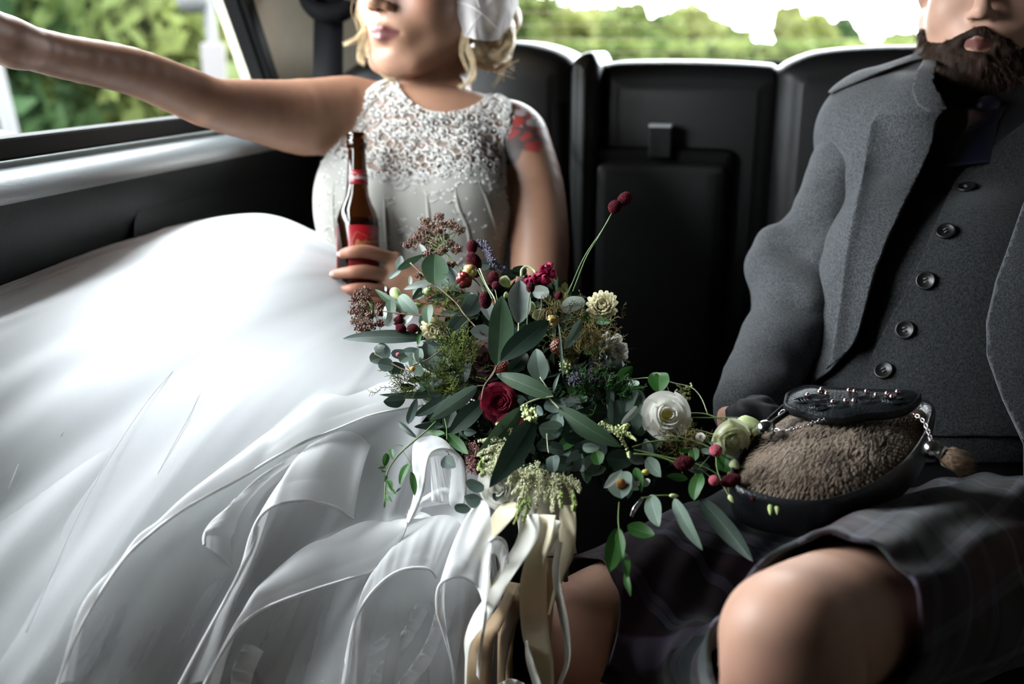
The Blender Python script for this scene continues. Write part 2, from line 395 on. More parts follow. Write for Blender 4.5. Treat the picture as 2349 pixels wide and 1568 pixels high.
# front door part of the left wall, its reach set to narrow the window light
kmesh('trim_3', [(UW-.06, UW+.01, -1.6, V_WF, ZS, ZT)], M_cream)
# rear wall, rear window
VR = 2.42
zr0 = hit_v(1560, 140, VR)[1]-.01
kmesh('wall_rear', [(-.98, .78, VB+.14, VR+.03, FL, zr0-.045), (-.98, .78, VR, VR+.05, FL, zr0)], M_floor)
kmesh('trim_4', [(-.98, -.72, VR-.05, VR+.05, zr0, ZR), (.52, .78, VR-.05, VR+.05, zr0, ZR), (-.98, .78, VR-.02, VR+.04, ZR-.05, ZR)], M_cream, bevel=.01)
rw = struct(bpy.data.objects.new('window_2', None)); COL.objects.link(rw); rw.location = K(-.1, VR, zr0)[:]; rw.matrix_world = Matrix.Translation(rw.location)
mesh('glass', [K(-.72, VR+.02, zr0), K(.52, VR+.02, zr0), K(.52, VR+.02, ZR-.05), K(-.72, VR+.02, ZR-.05)], [[0, 1, 2, 3]], M_glass, rw, smooth=False)
mb = MB(); mb.add(*kbox(-.72, .52, VR+.005, VR+.03, zr0-.01, zr0+.012)); mb.add(*kbox(-.72, .52, VR+.005, VR+.03, ZR-.065, ZR-.04)); mb.build('window_seal', M_rubber, rw, smooth=False)
mb = MB()
for k in range(12): z = zr0+.03+k*.03; mb.add(*tube([K(-.70, VR+.016, z), K(.50, VR+.016, z)], .0006, 4))
mb.build('heater_wires', mat('heater_line', (.12, .08, .05), .6), rw)['kind'] = 'stuff'
# --- rear bench
bench = thing('rear_bench_seat', 'black leather rear bench seat with rounded backrests below the back window', 'seat', K(-.1, 1.5, 0))
def pad(name, out, vfront, thick, bev, m, parent, bulge=.012, lean=.0):
    """cushion from an outline in (u,z): rings stepping in towards the face"""
    out = np.asarray(out, float); c = out.mean(0); n = len(out)
    def inset(d):
        lo_, hi_ = out.min(0), out.max(0); q = out.copy(); q[:, 0] = np.clip(q[:, 0], lo_[0]+d, hi_[0]-d); top = q[:, 1] > (lo_[1]+hi_[1])/2
        q[:, 1] = np.where(top, q[:, 1]-d*np.clip((q[:, 1]-lo_[1])/(hi_[1]-lo_[1])*1.6-.6, 0, 1), np.maximum(q[:, 1], lo_[1]+d)); return q
    rings = [(inset(0), vfront+thick)]
    for a in np.linspace(0, 90, 7): rings.append((inset(bev*(1-math.cos(R(a)))), vfront+bev-bev*math.sin(R(a))))
    base = inset(bev)
    for s, w_ in ((.995, .15), (.98, .3)): rings.append((c+(base-c)*s, vfront-.004*w_))
    z0 = out[:, 1].min(); V = np.array([K(u, v+(z-z0)*lean, z) for ring, v in rings for u, z in ring])
    f = grid_faces(len(rings), n, True)+[[(len(rings)-1)*n+j for j in range(n)], list(range(n))[::-1]]
    return mesh(name, V, f, m, parent)
def uz(pts, v=VB): return [hit_v(x, y, v) for x, y in pts]
def smoothloop(p, n=72): p = list(p); q = crv([p[-1]]+p+p[:2], n+40); return q
def outl(top, zb):                      # top edge polyline (u,z) left->right, then straight down to zb
    t = crv(top, 26); u0, u1 = t[0][0], t[-1][0]
    r = [[u1, z] for z in np.linspace(t[-1][1], zb, 12)[1:]]; b = [[u, zb] for u in np.linspace(u1, u0, 10)[1:-1]]; l = [[u0, z] for z in np.linspace(zb, t[0][1], 12)[:-1]]
    return np.array(list(t)+r+b+l)
left = uz([(690, 330), (740, 200), (850, 120), (1000, 96), (1160, 94), (1240, 105), (1300, 130), (1322, 165)])
left[0] = (left[0][0], left[0][1])
pad('side_backrest', outl(left, .40), VB, .16, .05, M_leather, bench)
bol = uz([(1308, 175), (1316, 140), (1340, 121), (1362, 122), (1376, 150)], VB-.02)
pad('bolster', outl(bol, .40), VB-.03, .16, .02, M_leather, bench, .004)
cen = uz([(1366, 190), (1372, 158), (1392, 144), (1450, 140), (1600, 140), (1740, 146), (1784, 156), (1800, 200)])
pad('centre_backrest', outl(cen, .40), VB+.005, .15, .042, M_leather, bench, .006)
rgt = uz([(1776, 215), (1784, 160), (1840, 128), (1900, 114), (2000, 106), (2120, 104), (2330, 112), (2480, 180)])
pad('side_backrest', outl(rgt, .40), VB-.01, .16, .045, M_leather, bench)
# folded armrest set into the centre back: frame groove and pad
ar = uz([(1352, 400), (1356, 352), (1372, 342), (1440, 338), (1580, 340), (1664, 344), (1680, 356), (1684, 404)], VB-.02)
pad('armrest_surround', outl(ar, .42), VB-.016, .03, .012, M_rubber, bench, -.003)
ar2 = uz([(1364, 420), (1368, 385), (1384, 374), (1440, 371), (1580, 372), (1650, 376), (1664, 388), (1668, 424)], VB-.03)
pad('armrest', outl(ar2, .43), VB-.030, .03, .016, M_leather, bench, .004)
tb = hit_v(1515, 292, VB-.03)
v, f = kbox(tb[0]-.019, tb[0]+.019, VB-.034, VB-.006, tb[1]-.052, tb[1]); mesh('pull_tab', v, f, M_leather, bench, smooth=False, mods=[('BEVEL', dict(width=.002, segments=2))])
v, f = kbox(tb[0]-.0195, tb[0]+.0195, VB-.0375, VB-.010, tb[1], tb[1]+.006); mesh('tab_clip', v, f, mat('tab_silver', (.35, .36, .37), .4, .5), bench, smooth=False, mods=[('BEVEL', dict(width=.001, segments=2))])['label'] = 'silver clip on the pull tab'
# seat cushion
cu = [(-.86, .40), (-.86, .20), (.56, .20), (.56, .40)]
v, f = kbox(-.84, .56, 1.22, VB+.05, .22, .44); mesh('seat_cushion', v, f, M_leather, bench, smooth=True, mods=[('BEVEL', dict(width=.05, segments=5))])
v, f = kbox(-.84, .56, 1.30, VB+.05, FL, .24); mesh('seat_base', v, f, M_plastic, bench, smooth=False, mods=[('BEVEL', dict(width=.01, segments=2))])
# seat belts
belt = thing('seat_belt', 'black seat belt hanging from its guide on the cream rear pillar', 'seat belt', P(755, 60, 2.02))
mb = MB(); pts = PP([(754, -150, 1.80), (754, 0, 1.79), (752, 100, 1.78), (750, 300, 1.74)])
q = crv(pts, 12); e = EU*.028; mb.add(np.concatenate([q-e, q+e]), [[i, i+1, 12+i+1, 12+i] for i in range(11)]); mb.build('webbing', M_belt, belt, mods=[('SOLIDIFY', dict(thickness=.004))])
mb = MB(); mb.add(*tube(PP([(690, -25, 1.76), (708, 10, 1.76), (738, 30, 1.755), (775, 30, 1.755), (798, 20, 1.755), (804, 6, 1.755)]), [.009, .013, .017, .017, .015, .011], 12, 24)); mb.build('belt_guide', M_belt, belt)
b2 = thing('seat_belt', 'thin black centre seat belt lying behind the bride\'s shoulder', 'seat belt', P(1290, 400, 1.7))
q = crv(PP([(1283, 235, 1.79), (1290, 400, 1.76), (1300, 600, 1.72), (1310, 820, 1.66)]), 12); e = EU*.012+EV*.006
mesh('webbing', np.concatenate([q-e, q+e]), [[i, i+1, 12+i+1, 12+i] for i in range(11)], M_belt, b2, mods=[('SOLIDIFY', dict(thickness=.002))])
# daylight: the panes work as sky portals, nothing more
def portal(name, c, n, sx, sy):
    l = bpy.data.lights.new(name, 'AREA'); l.shape = 'RECTANGLE'; l.size = sx; l.size_y = sy; l.cycles.is_portal = True
    o = bpy.data.objects.new(name, l); COL.objects.link(o); o.location = [float(x) for x in c]
    o.rotation_euler = Vector(n).to_track_quat('-Z', 'Z').to_euler(); return o
portal('sky_portal', K(UW-.03, (V_WF+pill(ZS))/2, (ZS+ZT)/2), EU, pill(ZS)-V_WF, ZT-ZS)
portal('sky_portal', K(-.1, VR+.03, (zr0+ZR-.05)/2), -EV, 1.24, ZR-.05-zr0)

# ================================================================ outside
GZ = -.35
M_leaf1 = mat('tree_leaves_light', (.062, .072, .015), .7, .1, trans=.5, col2=(.11, .115, .044), vscale=.7)
M_leaf2 = mat('tree_leaves_mid', (.026, .041, .010), .7, .1, trans=.45, col2=(.066, .078, .022), vscale=.8)
M_leaf3 = mat('tree_leaves_dark', (.008, .020, .007), .7, .1, trans=.4, col2=(.023, .040, .012), vscale=.8)
M_bark = mat('bark', (.09, .07, .05), .9, .1, bump=.6, bscale=20)
M_grass = mat('grass_verge', (.007, .010, .003), .9, .1, var=.35, vscale=1.5)
M_road = mat('asphalt', (.009, .009, .0095), .85, .2, var=.1, vscale=6)
M_white = mat('white_paint', (.10, .10, .10), .35, .5)
mesh('ground', [[-150, -60, GZ], [150, -60, GZ], [150, 260, GZ], [-150, 260, GZ]], [[0, 1, 2, 3]], M_grass, smooth=False)['kind'] = 'structure'
rd = [K(-4.6, -60, GZ+.015), K(3.2, -60, GZ+.015), K(3.2, 200, GZ+.015), K(-4.6, 200, GZ+.015)]
mesh('road', rd, [[0, 1, 2, 3]], M_road, smooth=False)['kind'] = 'structure'
def tree(c, hgt, rad, n, qs, m, label, group, shape=1.0):
    c = np.array([c[0], c[1], GZ]); t = thing('tree', label, 'tree', c, group)
    mesh('trunk', *tube([c, c+[.03*hgt, 0, hgt*.35], c+[0, .02*hgt, hgt*.75]], [hgt*.035, hgt*.025, hgt*.01], 8, 8), M_bark, t)
    k = 26; u = RNG.normal(size=(k, 3)); u /= np.linalg.norm(u, axis=1)[:, None]; ex = np.array([rad, rad, hgt*.42]); cen = c+[0, 0, hgt*.56]+u*ex*.62*RNG.uniform(.3, 1, k)[:, None]; rr = RNG.uniform(.28, .40, k)
    d = RNG.normal(size=(n, 3)); d /= np.linalg.norm(d, axis=1)[:, None]; j = RNG.integers(0, k, n)
    p = cen[j]+d*ex*(rr[j]*RNG.uniform(.6, 1.03, n))[:, None]; p[:, 2] = np.maximum(p[:, 2], GZ+.15)
    a = RNG.normal(size=(n, 3)); a /= np.linalg.norm(a, axis=1)[:, None]; b = np.cross(a, RNG.normal(size=(n, 3))); b /= np.linalg.norm(b, axis=1)[:, None]
    s = qs*RNG.uniform(.6, 1.3, n)[:, None]; V = np.stack([p-a*s, p-b*s*.5, p+a*s, p+b*s*.5], 1).reshape(-1, 3)
    mesh('foliage', V, np.arange(4*n).reshape(-1, 4), m, t, smooth=False)['kind'] = 'stuff'
LT = {0: (M_leaf1, 'yellow-green'), 1: (M_leaf2, 'mid green'), 2: (M_leaf3, 'dark green')}
def at_px(px, dist): r = ray(px, 110); r = r/np.linalg.norm(r[:2]); return r*dist
near = [(330, 20, 11, 4, 1), (120, 22, 12, 4.5, 0), (500, 24, 12, 4, 1), (-260, 9, 6.0, 2.3, 1), (-60, 13, 7.5, 2.8, 2), (90, 8.5, 4.6, 1.7, 0), (250, 12, 7.5, 2.5, 2), (330, 7.8, 4.6, 1.5, 0), (450, 9.5, 5.5, 1.6, 1), (575, 12, 7, 2.1, 2), (-420, 8, 6, 2.4, 0), (180, 7.0, 2.2, 1.1, 1), (20, 7.0, 2.0, 1.1, 2), (400, 8, 2.2, 1.1, 0), (700, 15, 7.0, 2.2, 1)]
sp = ['tall in the background over the forearm', 'tall in the background at the left', 'tall in the background beside the pillar', 'behind the left edge of the side window', 'filling the top left of the side window', 'beside the road behind the raised arm', 'rising dark behind the raised forearm', 'bright in the middle of the side window', 'behind the street lamp', 'next to the window pillar', 'out of the side window, first along the road', 'low, a bush above the bent elbow', 'low, a bush under the raised wrist', 'low, a bush right of the bent elbow', 'hidden mostly by the cream pillar']
for (px, dd, h, r_, kk), s in zip(near, sp):
    c = at_px(px, dd); tree(c, h, r_, 5200, .13, LT[kk][0], f'{LT[kk][1]} roadside tree {s}', 'trees outside the side window')
far = [(1180, 58, -25, 3.2, 1, 'behind the veil'), (1280, 64, -6, 3.4, 0, 'left of centre in the back window'), (1385, 66, 12, 3.2, 0, 'above the bolster'), (1475, 60, 6, 3.2, 1, 'over the middle backrest'), (1575, 64, 14, 3.0, 0, 'tallest over the silver tab'), (1650, 70, 50, 2.4, 1, 'at the right end of the long hedge'), (1810, 60, 22, 1.5, 0, 'alone between gaps of white sky'), (1870, 66, 40, 1.7, 0, 'round, left of the bearded man'), (1940, 72, 52, 1.6, 2, 'small, close to the bearded man'), (2085, 75, 80, 2.6, 1, 'low, next to the bearded man\'s cheek'), (1100, 64, -20, 3.4, 2, 'hidden by the blonde hair'), (2230, 75, 70, 3, 1, 'behind the bearded man')]
for px, dd, ty, r_, kk, s in far:
    c = at_px(px, dd); h = (125-ty)/F*dd+1.15-GZ; tree(c, h, r_, 4200, .30, LT[kk][0], f'far {LT[kk][1]} tree {s}', 'trees seen through the back window', 1.1)
# long low hedge under the far trees
n = 9000; px_ = RNG.uniform(1050, 2349, n); dd_ = RNG.uniform(56, 62, n); p = np.array([at_px(a, b) for a, b in zip(px_, dd_)]); p[:, 2] = GZ+RNG.uniform(0, 1.75, n)
a = RNG.normal(size=(n, 3)); a /= np.linalg.norm(a, axis=1)[:, None]; b = np.cross(a, RNG.normal(size=(n, 3))); b /= np.linalg.norm(b, axis=1)[:, None]
V = np.stack([p-a*.4, p-b*.25, p+a*.4, p+b*.25], 1).reshape(-1, 3)
tag(mesh('hedge', V, np.arange(4*n).reshape(-1, 4), M_leaf2, smooth=False), 'long low green hedge across the back window under the trees', 'hedge')['kind'] = 'stuff'
# white car by the side window
def car(c, ax, label, s=1.0):
    t = thing('parked_car', label, 'car', c); ay = np.cross([0, 0, 1], ax)
    sec = [(-2.1, .5, .75), (-2.0, .75, .85), (-1.1, .92, .88), (-.6, 1.38, .74), (.3, 1.45, .72), (1.0, 1.32, .72), (1.75, .95, .85), (2.1, .75, .8)]
    V = []
    for x, h, wd in sec:
        for a_ in np.linspace(0, math.pi, 13): V.append(c+ax*x*s+ay*(math.copysign(abs(math.cos(a_))**.45, math.cos(a_))*wd)*s+np.array([0, 0, .28+(h-.28)*abs(math.sin(a_))**.5])*s)
    mesh('body', V, grid_faces(len(sec), 13)+[list(range(13)), [7*13+j for j in range(13)]], M_white, t, mods=[('SUBSURF', dict(levels=1, render_levels=1))])
    for sx in (-1.35, 1.35):
        for sy in (-.78, .78): mesh('wheel', *lathe([(.1, -.1), (.31, -.1), (.32, 0), (.31, .1), (.1, .1)], c+ax*sx*s+ay*sy*s+np.array([0, 0, .32]), ay, 20), M_rubber, t)
    for sy in (-1, 1):
        q = [c+ax*x*s+ay*sy*wd*s+np.array([0, 0, z])*s for x, wd, z in ((-1.0, .83, .98), (-.55, .76, 1.27), (.9, .74, 1.24), (1.45, .82, 1.0))]
        mesh('side_glass', q, [[0, 1, 2, 3]], M_rubber, t, smooth=False)
r = at_px(20, 3.6); cc = np.array([r[0], r[1], GZ]); car(cc-EV*1.2-EU*.25, EV, 'white car passing close outside the side window, only its roof showing')
r = at_px(1792, 75); car(np.array([r[0], r[1], GZ+.35]), EV, 'distant pale car seen through the back window over the right backrest', 1)
M_post = mat('post_paint', (.034, .034, .034), .5, .1)
def post(px, d, h, r0, label, top=None, lean=0.):
    c = at_px(px, d); c[2] = GZ; t = thing('lamp_post', label, 'lamp post', c)
    mesh('pole', *tube([c, c+[lean*h, 0, h]], [r0, r0*.8], 10), M_post, t)
    if top:
        if top == 'lamp':
            mesh('lamp_head', *lathe([(.001, .09), (.05, .08), (.07, .04), (.07, .01), (.05, -.02), (.02, -.03)], c+[lean*h-.06, 0, h-.02], (0, 0, 1), 20), M_post, t)
            b = MB(); b.box(c+[lean*h+.02, -.05, h-.30], .10, .02, .26); b.build('sign_plate', mat('sign_white', (.03, .026, .026), .5), t, smooth=False, mods=[('BEVEL', dict(width=.006, segments=2))])
        else: b = MB(); b.box(c+[lean*h, 0, h], .3, .05, .3); b.build('sign_plate', M_white, t, smooth=False)
post(512, 4.6, 1.69, .030, 'white street lamp with a round head seen beside the window pillar', 'lamp', -.03)
post(55, 5.2, 1.62, .04, 'slim pale post low in the side window under the raised wrist', None, -.10)
# ================================================================ the bride
M_skin = attr_mat('skin', 'Col', .48, sub=.15, bump=.12, bscale=500)
M_satin = mat('ivory_satin', (.31, .30, .27), .65, .2, sheen=.3, bump=.15, bscale=300)
M_lace = net_mat('lace_net', (.42, .40, .38), .14, .6, .2)
M_lacew = mat('lace_thread', (.44, .425, .40), .6, .4)
M_bead = mat('clear_bead', (.9, .9, .92), .08, .9, coat=1)
M_hair = mat('blonde_hair', (.74, .60, .38), .4, .5, var=.2, vscale=60, trans=.3)
M_hairbase = mat('blonde_hair_mass', (.34, .23, .11), .6, .3, var=.45, vscale=70, bump=.8, bscale=220)
M_gold = mat('ring_silver', (.8, .78, .75), .15, .5, metal=1)
M_nail = mat('pale_nail', (.80, .55, .50), .2, .6)
def head_prims(c, fwd, s, jaw=1.0, up=None):
    """head in its own frame (right, forward, up), turned towards fwd"""
    fwd = nrm(fwd); up = np.array([0, 0, 1.]) if up is None else nrm(up); rt = nrm(np.cross(up, fwd)); up = np.cross(fwd, rt); M = np.stack([rt, fwd, up], 1)
    T = lambda x, y, z: c+M@(np.array([x, y, z])*s)
    L = []
    E = lambda x, y, z, a, b, d, k: L.append(ell(T(x, y, z), np.array([a, b, d])*s, k*s, M))
    Cn = lambda a, b, ra, rb, k: L.append(cone(T(*a), T(*b), ra*s, rb*s, k*s))
    E(0, -.018, .040, .074, .094, .082, .01)
    E(0, .022, -.025, .060, .062, .088, .03)
    for q in (-1, 1):
        Cn((q*.056, -.005, -.055), (q*.026, .062, -.100), .020*jaw, .016, .03)
        E(q*.036, .050, -.036, .026, .030, .028, .02)
        E(q*.030, .072, .020, .024, .018, .012, .015)
    E(0, .068, -.100, .022, .020, .018, .018)
    E(0, .055, .050, .055, .035, .035, .03)
    E(0, .074, -.066, .030, .020, .024, .02)
    for q in (-1, 1): L.append(cut(ell(T(q*.031, .096, .001), np.array([.017, .014, .010])*s, .010*s, M)))
    for q in (-1, 1):
        E(q*.031, .070, .000, .0135, .0135, .0125, .002)
        Cn((q*.016, .080, .000), (q*.046, .070, .001), .0035, .003, .004)
    Cn((0, .080, .012), (0, .106, -.030), .0075, .0095, .012)
    E(0, .108, -.034, .0085, .0085, .0078, .006)
    for q in (-1, 1):
        E(q*.0115, .097, -.038, .0065, .0095, .0068, .005)
        L.append(cut(ell(T(q*.0065, .101, -.0455), np.array([.0036, .006, .0035])*s, .002*s, M)))
    L.append(cut(ell(T(0, .098, -.053), np.array([.0028, .004, .008])*s, .006*s, M)))
    for q in (-1, 1): Cn((q*.004, .0955, -.0635), (q*.024, .079, -.0675), .0048, .0022, .005)
    Cn((-.017, .083, -.0735), (0, .0925, -.0755), .0035, .0060, .005); Cn((0, .0925, -.0755), (.017, .083, -.0735), .0060, .0035, .005)
    L.append(cut(cone(T(-.024, .086, -.0690), T(0, .103, -.0692), .0010*s, .0014*s, .002*s))); L.append(cut(cone(T(0, .103, -.0692), T(.024, .086, -.0690), .0014*s, .0010*s, .002*s)))
    L.append(cut(ell(T(0, .097, -.086), np.array([.016, .006, .0045])*s, .008*s, M)))
    for q in (-1, 1): E(q*.076, -.012, -.008, .008, .018, .030, .006)
    return L, T, M
def hand_prims(w0, mcps, fingers, rp=.018, k=.010):
    L = [cone(w0, (mcps[0]+mcps[-1])/2, .024, .022, .02)]
    for m in mcps: L.append(cone(w0+(m-w0)*.25, m, .015, .0105, .014))
    for i in range(len(mcps)-1): L.append(cone(mcps[i], mcps[i+1], .0105, .0100, .008))
    for pts, rs in fingers: L += chain(pts, rs, .0035)
    return L
def lerp(a, b, t): return a+(b-a)*t
M_iris = mat('iris', (.06, .10, .12), .15, .6); M_pupil = mat('pupil', (.002, .002, .002), .1, .6)
def eyes(T, M, s, who, fwd):
    for q_ in (-1, 1):
        c = T(q_*.031, .0712, -.0005); r = .0122*s; v, f = ICO3; e = mesh('eye', v*r+c, f, mat('eye_white', (.42, .40, .39), .12), who)
        mesh('iris', *lathe([(.0001, .0), (r*.42, .0), (r*.46, -.0006)], c+fwd*r*.955, fwd, 20, False), M_iris, e); mesh('pupil', *lathe([(.0001, .0), (r*.18, .0)], c+fwd*(r*.955+.0003), fwd, 16, False), M_pupil, e)
# torso (the cab is turned, so her left shoulder is nearer)
torso = [ell(P(958, 412, 1.60), (.150, .098, .138), .03, rotz(-YAW)),
         cone(P(845, 262, 1.61), P(1165, 300, 1.57), .050, .048, .05),
         ell(P(832, 455, 1.545), (.070, .062, .086), .04), ell(P(1055, 462, 1.518), (.072, .062, .088), .04), ell(P(945, 470, 1.545), (.085, .062, .09), .05),
         ell(P(948, 590, 1.57), (.138, .100, .14), .05, rotz(-YAW)),
         ell(P(945, 760, 1.55), (.165, .125, .13), .05, rotz(-YAW))]
neck = [cone(P(1012, 100, 1.625), P(1003, 262, 1.625), .051, .055, .012), cone(P(1003, 250, 1.61), P(870, 262, 1.62), .036, .030, .025), cone(P(1003, 250, 1.61), P(1140, 290, 1.59), .036, .030, .025),
        cone(P(960, 195, 1.578), P(985, 262, 1.565), .010, .009, .012), cone(P(1052, 195, 1.582), P(1010, 266, 1.565), .010, .009, .012), cone(P(990, 282, 1.548), P(880, 262, 1.565), .012, .010, .02), cone(P(1020, 284, 1.545), P(1120, 282, 1.545), .012, .010, .02)]
armR = chain([P(*q) for q in [(800, 262, 1.59), (695, 269, 1.53), (600, 256, 1.47), (490, 238, 1.39), (430, 214, 1.36), (300, 163, 1.27), (150, 131, 1.18), (30, 100, 1.11)]], [.060, .0575, .046, .0350, .0345, .0300, .0262, .0240], .03)
hd = P(-62, 62, 1.06)
fR = []
mcR = [hd+np.array([-.004+.004*i, .026-.018*i, .012-.004*i]) for i in range(4)]
for i, m in enumerate(mcR): fR.append(([m, m+np.array([-.034, -.004, .018]), m+np.array([-.052, -.004, -.006]), m+np.array([-.036, -.004, -.022])], [.0095, .0088, .0080, .0070]))
fR.append(([hd+np.array([.006, -.03, -.004]), hd+np.array([-.012, -.040, -.018]), hd+np.array([-.034, -.030, -.028])], [.012, .0105, .0085]))
handR = hand_prims(P(30, 100, 1.11), mcR, fR)
armL = chain([P(*q) for q in [(1192, 318, 1.56), (1222, 430, 1.55), (1238, 560, 1.52), (1230, 720, 1.47)]], [.046, .048, .045, .040], .03)+chain([P(1230, 720, 1.47), P(1105, 735, 1.43), P(975, 668, 1.425)], [.038, .034, .025], .03)
# left hand round the bottle
BX, BD = 820, 1.425
def fing(y, x1, r, dy=0, x2=842, xm=905, dm=1.415):
    return [P(xm, y+14+dy, dm), P(x2, y+1, 1.388), P(806, y+2, 1.3805), P(x1+5, y+7, 1.3935)], [r*1.12, r*1.08, r*.96, r*.80]
fg = [fing(576, 779, .0088, 6), fing(622, 762, .0090, 2), fing(662, 770, .0086, -6), fing(694, 800, .0078, -16, 850)]
mcl = [g[0][0] for g in fg]
handL = hand_prims(P(975, 668, 1.425), mcl, fg)
handL += chain([P(945, 655, 1.44), P(900, 610, 1.475), P(862, 575, 1.478), P(838, 555, 1.472)], [.014, .012, .0105, .0085], .006)
fwdB = np.array([-math.sin(R(31)), -math.cos(R(31)), .05])
HB = P(980, -43, 1.575)
headB, TB, MBm = head_prims(HB, fwdB, 1.24, 1.12)
headB.append(cone(TB(0, .035, -.108), P(1000, 165, 1.59), .026, .03, .02))
legsB = chain0([P(860, 850, 1.5), P(640, 1240, 1.16), P(630, 1500, 1.18)], [.085, .062, .05], .03)+chain0([P(960, 850, 1.5), P(860, 1260, 1.17), P(850, 1500, 1.18)], [.085, .062, .05], .03)
for xx in (630, 850):
    a = P(xx, 1500, 1.17); b = np.array([a[0], a[1], .10]); legsB += [cone(a, b, .05, .032, .02), cone(b+[0, .03, -.04], b+[-.01, -.16, -.07], .03, .022, .02)]
bodyB = [*torso, *neck, *armR, *armL, *legsB]
HS = .0045
def fnB(p): return sdf(bodyB, p)
def near_union(groups):
    """(bound centre, radius) culls prims far from the points"""
    return None
fineB = headB+handR+handL
lo, hi = bounds(bodyB+fineB, .03)
def blend(groups, k):
    def fn(p):
        d = None
        for g in groups:
            glo, ghi = bounds(g, .06); m = ((p > glo) & (p < ghi)).all(1); e = np.full(len(p), .0)
            c = (glo+ghi)/2; hw = (ghi-glo)/2; q = np.abs(p-c)-hw; e = np.linalg.norm(np.maximum(q, 0), axis=1)+.055
            if m.any(): e[m] = sdf(g, p[m])
            if d is None: d = e
            else: h = np.clip(.5+.5*(d-e)/k, 0, 1); d = e*h+d*(1-h)-k*h*(1-h)
        return d
    return fn
fB = blend([torso+neck, armR, armL, legsB, headB, handR, handL], .016)
V, Fq = iso(fB, lo, hi, .0030, band=.004, smooth=2)
bride = thing('person', 'bride in a white lace wedding dress reaching one arm towards the side window', 'person', P(945, 900, 1.55)*[1, 1, 0])
SK = np.array([.25, .132, .084]); px, py, d = proj(V); col = np.tile(SK, (len(V), 1)); col *= (1+.10*vn(V, 30)+.05*vn(V, 90, 3))[:, None]
# lips, knuckles, cheeks, tattoo (colour of the skin itself)
q = (V-HB)@MBm/1.24; w_ = np.clip(1-np.hypot((q[:, 0])/.025, (q[:, 2]+.0695)/.0105), 0, 1)*(q[:, 1] > .07); w_ = np.clip(w_*4, 0, 1)[:, None]; col = col*(1-w_)+np.array([.11, .034, .03])*w_
for q_ in (-1, 1):
    w_ = np.exp(-((V-TB(q_*.04, .07, -.03))**2).sum(1)/.02**2)[:, None]*.4; col = col*(1-w_)+np.array([.55, .22, .16])*w_
for g in fg:
    for j in (1, 2): w_ = np.exp(-((V-g[0][j])**2).sum(1)/.011**2)[:, None]*.6; col = col*(1-w_)+np.array([.48, .17, .12])*w_
tat = P(1205, 310, 1.50); tw = np.linalg.norm((V-tat)*[1, .6, 1], axis=1); on = (sdf(armL, V) < .01)
n1 = vn(V, 55, 5); n2 = vn(V, 130, 6); e = inpoly(px, py, [(1150, 250), (1200, 240), (1250, 275), (1262, 330), (1235, 350), (1200, 345), (1190, 375), (1150, 380)])
w_ = np.clip(e/8+n2*.7+.3, 0, 1)*on*(d < 1.56)
red = (n1*.5+(px-1195)/60-(py-300)/90 > -.35); dark = np.abs(n1) < .16
tc = np.where(red[:, None], np.array([.20, .018, .02]), np.array([.03, .028, .03])); tc = np.where(dark[:, None], [.03, .03, .035], tc); tc = np.where(((py < 290) & (n2 > 0))[:, None], [.26, .24, .24], tc)
col = col*(1-w_[:, None]*.9)+tc*w_[:, None]*.9
body = mesh('body', V, Fq, M_skin, bride, cols=col)
BODYB = (V, Fq)
# eyes and brows
eyes(TB, MBm, 1.24, bride, nrm(fwdB))
for q_ in (-1, 1):
    v, f = tube([TB(q_*.014, .092, .021), TB(q_*.030, .091, .027), TB(q_*.047, .078, .022)], [.002, .0026, .001], 6, 8); mesh('eyebrow', v, f, M_hairbase, bride)
for g in fg[:3]:
    t = g[0][3]; v, f = ICO2; mesh('fingernail', v*[.0052, .0022, .0042]+t+np.array([-.001, -.0062, .0012]), f, M_nail, bride)
gr = fg[2][0]; c = lerp(gr[0], gr[1], .45); ax = nrm(gr[1]-gr[0]); a = nrm(np.cross(ax, [0, 0, 1])); b = np.cross(ax, a)
mesh('ring', *tube([c+(a*math.cos(t)+b*math.sin(t))*.0108 for t in np.linspace(0, 2*math.pi, 25)[:-1]], .0016, 8, closed=True), M_gold, bride)['label'] = 'thin silver ring'
# bodice
Vt, Ft = iso(lambda p: sdf(torso, p)-.004+vn(p, 45, 2)*.0008, *bounds(torso, .03), .0045, band=.004)
px, py, d = proj(Vt)
neckline = [(905, 150), (905, 190), (915, 215), (940, 240), (985, 262), (1035, 264), (1080, 254), (1108, 238), (1122, 222), (1130, 150)]
allp = [(560, 700), (700, 440), (712, 410), (728, 375), (745, 345), (775, 300), (805, 262), (838, 222), (868, 195), (905, 175), (1130, 205), (1152, 224), (1166, 240), (1162, 300), (1156, 360), (1156, 420), (1165, 470), (1300, 640), (1300, 900), (560, 900)]
sweet = [(560, 360), (720, 352), (752, 350), (790, 362), (830, 388), (868, 402), (930, 404), (1000, 400), (1030, 388), (1070, 380), (1110, 392), (1140, 420), (1158, 455), (1300, 560), (1300, 950), (560, 950)]
fall = np.minimum(inpoly(px, py, allp), -inpoly(px, py, neckline)); fs = inpoly(px, py, sweet)+vn(Vt, 70, 9)*5
Vb, Fb = clip(Vt, Ft, np.minimum(fall, fs)); mesh('bodice', Vb+0, Fb, M_satin, bride, mods=[('SOLIDIFY', dict(thickness=.003, offset=0))])
Vl, Fl = clip(Vt, Ft, np.minimum(fall, -fs+6)); mesh('lace_yoke', Vl, Fl, M_lace, bride)['label'] = 'sheer lace yoke over bare shoulders'
